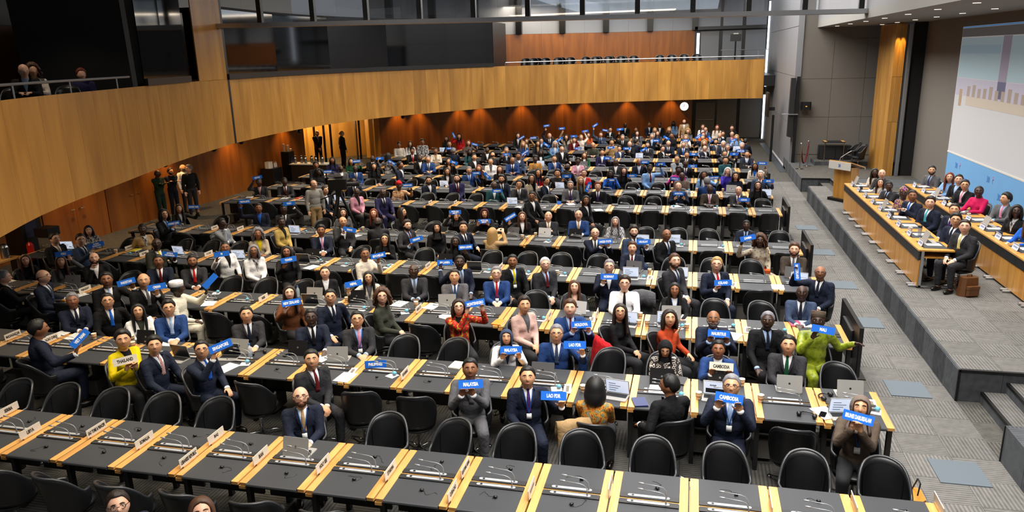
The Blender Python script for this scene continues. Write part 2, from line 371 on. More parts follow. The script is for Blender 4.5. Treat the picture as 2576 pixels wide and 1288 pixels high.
# balcony
CU=[(-8.7,6.4),(-9.83,8.62),(-10.53,10.03),(-11.07,11.47),(-11.59,13.1),(-12.3,15.24),(-13.01,17.75),(-13.6,20.33)]
CV=[(-13.6,20.33),(-13.82,23.26),(-13.67,25.84),(-13.14,28.18),(-12.26,30.26),(-11.11,32.11),(-9.04,35.09),(-6.59,36.98),(-2.83,38.51),(1.05,39.76),(3.3,39.99)]
Pu=resample(smooth_curve(CU),.66); Pv=resample(smooth_curve(CV),.66)
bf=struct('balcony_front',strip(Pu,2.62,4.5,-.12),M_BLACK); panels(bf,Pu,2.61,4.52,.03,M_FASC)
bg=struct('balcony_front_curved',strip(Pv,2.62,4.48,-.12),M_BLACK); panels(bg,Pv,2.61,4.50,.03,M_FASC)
# balcony floor slab
sl=MB()
def slab(P,Q,z0,z1):
    for (a,b),(c,d) in zip(zip(P,P[1:]),zip(Q,Q[1:])):
        sl.add([(a.x,a.y,z0),(b.x,b.y,z0),(d.x,d.y,z0),(c.x,c.y,z0),(a.x,a.y,z1),(b.x,b.y,z1),(d.x,d.y,z1),(c.x,c.y,z1)],[(3,2,1,0),(4,5,6,7),(0,1,5,4),(1,2,6,5),(2,3,7,6),(3,0,4,7)])
slab(Pu,[Vector((-18,p.y)) for p in Pu],2.75,3.6)
slab(Pv,[Vector((min(p.x,-18),p.y)) if i<len(Pv)*.42 else Vector((p.x-3*(1-(i/len(Pv))),47)) for i,p in enumerate(Pv)],2.75,3.9)
struct('balcony_slab',sl,mat('slab_dark','2B2420',.8))
obj('end_face',MB().box(3.28,3.33,39.99,46,2.61,4.5),M_FASC,bg)
# rails
hr=thing('balcony_handrail','thin steel handrail on short posts above the wooden balcony front','handrail')
i0=[p for p in Pu if p.y<14.9]
off=lambda p,d,nx=-.9,ny=.4:(p.x+nx*d,p.y+ny*d)
obj('rail',MB().tube([(*off(p,.08),4.74) for p in i0],.025),M_ALU,hr); 
for p in i0[::3]: obj('post',MB().tube([(*off(p,.08),4.45),(*off(p,.08),4.74)],.014),M_ALU,hr)
i1=[p for p in Pv if p.x>-9.0]
hr2=thing('balcony_handrail','long steel handrail along the far balcony before the empty chairs','handrail')
obj('rail',MB().tube([(p.x,p.y+.1,4.66) for p in i1],.025),M_ALU,hr2)
for p in i1[::4]: obj('post',MB().tube([(p.x,p.y+.1,4.4),(p.x,p.y+.1,4.66)],.014),M_ALU,hr2)
gb=thing('glass_balustrade','clear glass balustrade with thin steel rail beside far balcony end','balustrade',(3.33,40.05,0))
obj('glass_pane',MB().box(0,.012,0,5,3.75,4.95),mat('clear_glass','FFFFFF',.02,trans=1,alpha=.25),gb); obj('glass_pane',MB().box(-1.6,.5,4.2,4.212,3.75,4.95),MC['clear_glass'],gb); obj('rail',MB().tube([(-2,4.2,4.97),(.5,4.2,4.97)],.02),M_ALU,gb)
obj('floor_edge',MB().box(0,.55,0,5.9,3.2,3.72),M_BLACK,gb)
# interpreters' booths
bo=struct('wall_booth_end',MB().add([(-14.45,14.1,3.6),(-12.2,14.7,3.6),(-12.2,14.85,3.6),(-14.45,14.25,3.6),(-14.75,14.1,9),(-12.3,14.7,9),(-12.3,14.85,9),(-14.75,14.25,9)],[(3,2,1,0),(4,5,6,7),(0,1,5,4),(1,2,6,5),(2,3,7,6),(3,0,4,7)]),mat('booth_black','060708',.7))
def booth(P,z0,z1,name,npane):
    b=struct(name,strip(P,z0-.0,z0+.16,.10),M_BLACK)
    k=max(1,len(P)//npane)
    for i in range(0,len(P)-1,k):
        Q=P[i:i+k+1]
        if len(Q)>1:
            Q2=[Q[0],Q[-1]]
            obj('glass_pane',strip(Q2,z0+.16,z1,.02),M_DGLASS,b); 
    obj('back_wall',strip([Vector((p.x-1.6,p.y+.5)) for p in P],z0,z1,.05),MC['booth_black'],b)
    obj('roof',strip(P,z1,z1+.08,-1.8),MC['booth_black'],b)
    return b
q2=[p for p in Pu if 14.7<p.y<18.2]; booth(q2,4.52,7.2,'window_2',2)
pier=struct('trim_1',strip([p for p in Pu if p.y>=17.9],4.5,8,.03),M_FASC)
obj('pier_edge',MB().box(-13.66,-13.56,20.30,20.40,2.6,8),M_BLACK,pier)
q3=[p for p in Pv if p.x<=-8.9 and p.y<35.4]; b3=booth(q3,4.5,6.5,'window_3',5)
obj('end_wall',MB().box(q3[-1].x-.03,q3[-1].x+.03,q3[-1].y,q3[-1].y+2.5,4.5,6.5),M_BLACK,b3)
# beam and clerestory glazing
bm=struct('beam_1',MB().add([(-13.7,19.9,5.96),(4.6,23.4,5.88),(4.6,23.9,5.88),(-13.7,20.4,5.96),(-13.7,19.9,6.08),(4.6,23.4,6.0),(4.6,23.9,6.0),(-13.7,20.4,6.08)],[(3,2,1,0),(4,5,6,7),(0,1,5,4),(1,2,6,5),(2,3,7,6),(3,0,4,7)]),M_ALU)
M_CG=mat('clerestory_glass','DDE6F0',.03,trans=1,alpha=.12)
for i in range(12):
    t=(i+.9)/12; t2=(i+1.9)/12
    x=-13.7+18.3*t; y=20.1+3.5*t; z=6.08-.08*t
    obj('black_mullion',MB().box(x-.07,x+.07,y,y+.14,z,9.2),M_BLACK,bm)
    if i<11:
        xb=-13.7+18.3*t2; yb=20.1+3.5*t2
        obj('glass_pane',MB().add([(x,y+.06,z),(xb,yb+.06,z),(xb,yb+.06,9.2),(x,y+.06,9.2),(x,y+.08,z),(xb,yb+.08,z),(xb,yb+.08,9.2),(x,y+.08,9.2)],[(0,1,2,3),(7,6,5,4),(0,4,5,1),(1,5,6,2),(2,6,7,3),(3,7,4,0)]),M_CG,bm)
# warm downlights under the balcony
for i in range(9):
    p=Pb[min(len(Pb)-1,1+int(i*(len(Pb)-2)/8.6))]; d=(Pb[min(len(Pb)-1,Pb.index(p)+1)]-Pb[Pb.index(p)-1]).normalized()
    lamp('wall_downlight','SPOT',(p.x+d.y*.42,p.y-d.x*.42,2.70),130,(1,.55,.18),.03,spot_size=R(80),spot_blend=.7)
for y in (12.5,17.5,21.5,25.5,29.5): lamp('wall_downlight','SPOT',(-16.9,y,2.70),130,(1,.56,.2),.03,spot_size=R(100),spot_blend=.8)
lamp('balcony_downlight','SPOT',(-12.8,12.4,7.6),90,(1,.85,.68),.05,spot_size=R(95),spot_blend=.6)  # added fill spot, lifts the dark near balcony and its sitters
lamp('lobby_light','POINT',(-17.9,34.2,2.4),300,(1,.72,.35),.1)
for x,y in ((-14.8,12),(-15.2,19),(-15.2,26),(-12.5,33),(-8,38.5),(-3,41),(1.5,42)): lamp('soffit_light','AREA',(x,y,2.70),26,(1,.72,.42),1.2)
# clock
ck=thing('wall_clock','round white lit wall clock with black hands on the back wall','clock',(-.55,45.86,1.84))
obj('case',MB().lathe([(.25,0),(.27,.02),(.27,.06),(.25,.08)],24),M_ALU,ck,rot=(R(90),0,0)); obj('dial',MB().lathe([(.245,.081),(.245,.085)],24),mat('clock_dial','F4F2E8',.5,emis=.9),ck,rot=(R(90),0,0))
obj('hand',MB().box(-.008,.008,-.095,-.09,0,.13),M_INK,ck); obj('hand',MB().box(-.10,0,-.095,-.09,-.008,.008),M_INK,ck)
# ================================================================== DESKS AND CHAIRS
ROWNAME=dict(Z='unseen front',A='front',B='second',C='third',D='fourth',E='fifth',F='sixth',G='seventh',H='eighth',I='ninth',J='tenth',K='eleventh',L='twelfth',M='rearmost')
KL=dict(A=-13,B=-15,C=-19,D=-20,E=-19,F=-19,G=-19,H=-19,I=-18,J=-18,K=-17,L=-14,M=-11)
SW=.092
def slab_me(x0,x1,y0,y1,z0,z1,b=.006): return MB().box(x0,x1,y0,y1,z0,z1,b=b)
dk={}; M_MIC=mat('microphone_grey','A0A3A6',.38,.35); M_PLATE=mat('plate_silver','B0B3B8',.42,.25)
dk['wood_strip']=slab_me(.009,SW,0,DEP,TZ-.035,TZ).mesh('wood_strip')
dk['wood_strip2']=slab_me(U-SW,U-.009,0,DEP,TZ-.035,TZ).mesh('wood_strip')
dk['core']=MB().box(SW,U-SW,.03,DEP-.03,TZ-.035,TZ-.012).mesh('core_board')
dk['centre']=slab_me(SW,U-SW,.474,.498,TZ-.012,TZ+.002,.002).mesh('centre_strip')
def matm(y0,y1,edge):
    mb=MB().box(SW+.002,U-SW-.002,y0,y1,TZ-.012,TZ+.001,b=.004)
    yy=y0 if edge<0 else y1
    mb.tube([(SW+.002,yy,TZ-.02),(U-SW-.002,yy,TZ-.02)],.021,8); return mb.mesh('leather_mat')
dk['matn']=matm(.0,.395,-1); dk['matf']=matm(.577,DEP,1)
def consm(y0): return MB().box(SW+.004,U-SW-.004,y0,y0+.075,TZ-.012,TZ+.012,b=.006).mesh('console')
dk['con_n']=consm(.397); dk['con_f']=consm(.50)
def platem(y0):
    mb=MB(); x0,x1,y1=SW+.08,U-SW-.09,y0+.018; w=.019; P=[]
    yc=y0+.0375
    for k in range(9): a=PI/2+PI*k/8; P.append((x0+w+w*math.cos(a),yc+w*math.sin(a)))
    for k in range(9): a=-PI/2+PI*k/8; P.append((x1-w+w*math.cos(a),yc+w*math.sin(a)))
    n=len(P); mb.add([(x,y,TZ+.012) for x,y in P]+[(x,y,TZ+.017) for x,y in P],[tuple(range(n,2*n))]+[(i,(i+1)%n,n+(i+1)%n,n+i) for i in range(n)])
    return mb.mesh('speaker_plate')
dk['pl_n']=platem(.397); dk['pl_f']=platem(.50)
dk['dot']=MB().lathe([(.014,0),(.014,.002)],10).mesh('socket')
def micm(y0):
    x=U-SW-.125; y=y0+.0375; z=TZ+.017
    pts=[(x,y,z),(x,y,z+.045),(x-.006,y,z+.08),(x-.03,y,z+.108),(x-.07,y,z+.122),(x-.22,y,z+.135)]
    mb=MB().tube(pts,[.010,.006,.0042,.0042,.0042,.0042],6); mb.tube([(x-.215,y,z+.135),(x-.225,y,z+.136),(x-.27,y,z+.139)],[.005,.009,.009],8)
    return mb.mesh('microphone',True)
dk['mic_n']=micm(.397); dk['mic_f']=micm(.50)
dk['legs']=MB().box(.004,.056,.10,.16,.0,TZ-.035).mesh('leg')
dk['legs2']=MB().box(.004,.056,DEP-.16,DEP-.10,.0,TZ-.035).mesh('leg')
dk['block']=MB().box(.001,.075,-.005,DEP+.005,TZ-.07,TZ-.037).mesh('joint_block')
dk['tray']=MB().box(.002,.24,.30,.66,.06,.30,b=.02).mesh('cable_box')
dk['modesty']=MB().box(.04,U-.04,.47,.50,.32,TZ-.05).mesh('modesty_panel')
def desk(row,k,last):
    Y=ROWY[row]; x=X0+(k)*U
    far=row in 'HIJKLM'
    pos='end' if last else ORD[2-k]
    t=thing('conference_desk','black topped beech edged desk, %s from the aisle in the %s row'%(ORD[2-k] ,ROWNAME[row]),'desk',(x,Y,0),0,'conference desks, %s row'%ROWNAME[row])
    p=lambda n,me,m: obj(n,dk[me],m,t)
    p('wood_strip','wood_strip',M_BEECH); p('wood_strip','wood_strip2',M_BEECH); p('core_board','core',M_CONS); p('centre_strip','centre',M_BEECH)
    p('leather_mat','matn',M_MAT); p('leather_mat','matf',M_MAT)
    a=p('console','con_n',M_CONS); b=p('console','con_f',M_CONS)
    if not far:
        obj('speaker_plate',dk['pl_n'],M_PLATE,a); obj('speaker_plate',dk['pl_f'],M_PLATE,b)
        if row in 'ABC':
            for q,yy in ((a,.4345),(b,.5375)): obj('socket',dk['dot'],M_BLACK,q,(SW+.13,yy,TZ+.017))
    else:
        obj('speaker_plate',dk['pl_n'],M_PLATE,a)
    obj('microphone',dk['mic_n'],M_MIC,a); obj('microphone',dk['mic_f'],M_MIC,b)
    p('modesty_panel','modesty',M_BLACK)
    for me in ('legs','legs2'): p('leg',me,M_CONS)
    if not far:
        p('joint_block','block',M_BEECH)
        if row in 'BCDEF': p('cable_box','tray',M_GREY)
    if last:
        for me in ('legs','legs2'): o=p('leg',me,M_CONS); o.location=(U-.06,0,0)
for row in 'ABCDEFGHIJKLM':
    for k in range(KL[row],3): desk(row,k,k==2)
# ---- chair
def chair_meshes():
    n=30; outer=[];inner=[];rim=[]
    Vv=[]; F=[]; m=9
    def plan(th): return Vector((.258*math.sin(th)*(1.0), -.235*math.cos(th) if abs(th)<PI/2 else .235*(abs(th)-PI/2)*.75,0))
    cols=[]
    for i in range(n+1):
        t=-1+2*i/n; th=t*R(128)
        p=plan(th); a=abs(th)
        zt=.915-.245*(0 if a<.62 else min(1,((a-.62)/.95))**1.7 if a<1.57 else 1)-.03*max(0,a-1.57)
        zt-= .02*(min(a,.62)/.62)**2
        zb=.40+.02*max(0,a-1.2)
        c=[]
        for j in range(m+1):
            s=j/m; z=zb+(zt-zb)*s
            lean=.085*s*s*math.cos(min(a,PI/2)); q=p*(.90+.10*min(1,s*1.6)); 
            c.append(Vector((q.x,q.y-lean,z)))
        cols.append(c)
    outer=cols; th_=.028
    inn=[]
    for i,c in enumerate(cols):
        d=[]
        for j,q in enumerate(c):
            h=Vector((q.x,q.y+.02,0)); h=h.normalized() if h.length>1e-6 else Vector((0,-1,0))
            d.append(q-h*th_)
        inn.append(d)
    sh=MB(); V=[q for c in cols for q in c]+[q for c in inn for q in c]; N=(n+1)*(m+1); id=lambda i,j:i*(m+1)+j
    F=[]
    for i in range(n):
        for j in range(m):
            F.append((id(i,j),id(i+1,j),id(i+1,j+1),id(i,j+1))); F.append((N+id(i,j),N+id(i,j+1),N+id(i+1,j+1),N+id(i+1,j)))
        F.append((id(i,m),id(i+1,m),N+id(i+1,m),N+id(i,m))); F.append((id(i,0),N+id(i,0),N+id(i+1,0),id(i+1,0)))
    for i in (0,n):
        for j in range(m): F.append((id(i,j),id(i,j+1),N+id(i,j+1),N+id(i,j)))
    sh.add(V,F)
    rp=[(cols[i][m]+inn[i][m])/2 for i in range(n+1)]
    rim=MB().tube(rp,.017,6)
    pad=MB().ell((0,.015,.445),(.235,.245,.05),18,8)
    seat=MB().lathe([(.10,.33),(.21,.37),(.225,.40)],18)
    colm=MB().lathe([(.022,.07),(.022,.25),(.03,.25),(.03,.345)],8)
    leg=MB().tube([(0,0,.075),(.16,0,.07),(.31,0,.035)],[.017,.015,.012],6).box(.285,.325,-.018,.018,.0,.03)
    back=MB()  # inner upholstery pad
    bp=[]
    ii=range(n//2-7,n//2+8)
    rows=[]
    for i in ii:
        rows.append([inn[i][j]+(Vector((0,.05,0))-Vector((inn[i][j].x,0,0))).normalized()*.012 for j in range(1,m)])
    V=[q for r in rows for q in r]; k=len(rows[0])
    back.add(V,[(a*k+b,a*k+b+1,(a+1)*k+b+1,(a+1)*k+b) for a in range(len(rows)-1) for b in range(k-1)])
    return dict(shell=sh.mesh('shell',True),rim=rim.mesh('rim_piping',True),pad=pad.mesh('seat_cushion',True),seat=seat.mesh('seat_pan',True),col=colm.mesh('column',True),leg=leg.mesh('leg',True),back=back.mesh('back_pad',True))
CHM=chair_meshes(); NCH=0
def chair(x,y,rz,label,z=0,group=None,detail=2):
    """rz: direction the sitter faces, 0 = +y"""
    global NCH; NCH+=1
    t=thing('shell_armchair',label,'chair',(x,y,z),rz,group or 'black shell armchairs')
    obj('shell',CHM['shell'],M_LEATH,t); obj('rim_piping',CHM['rim'],M_PIPE,t); obj('seat_cushion',CHM['pad'],M_LEATH,t)
    if detail>0: obj('back_pad',CHM['back'],M_LEATH,t)
    if detail>1:
        obj('seat_pan',CHM['seat'],M_BLACK,t); obj('column',CHM['col'],M_CHROME,t)
        for i in range(4): o=obj('leg',CHM['leg'],M_CHROME,t,rot=(0,0,PI/4+i*PI/2))
    return t
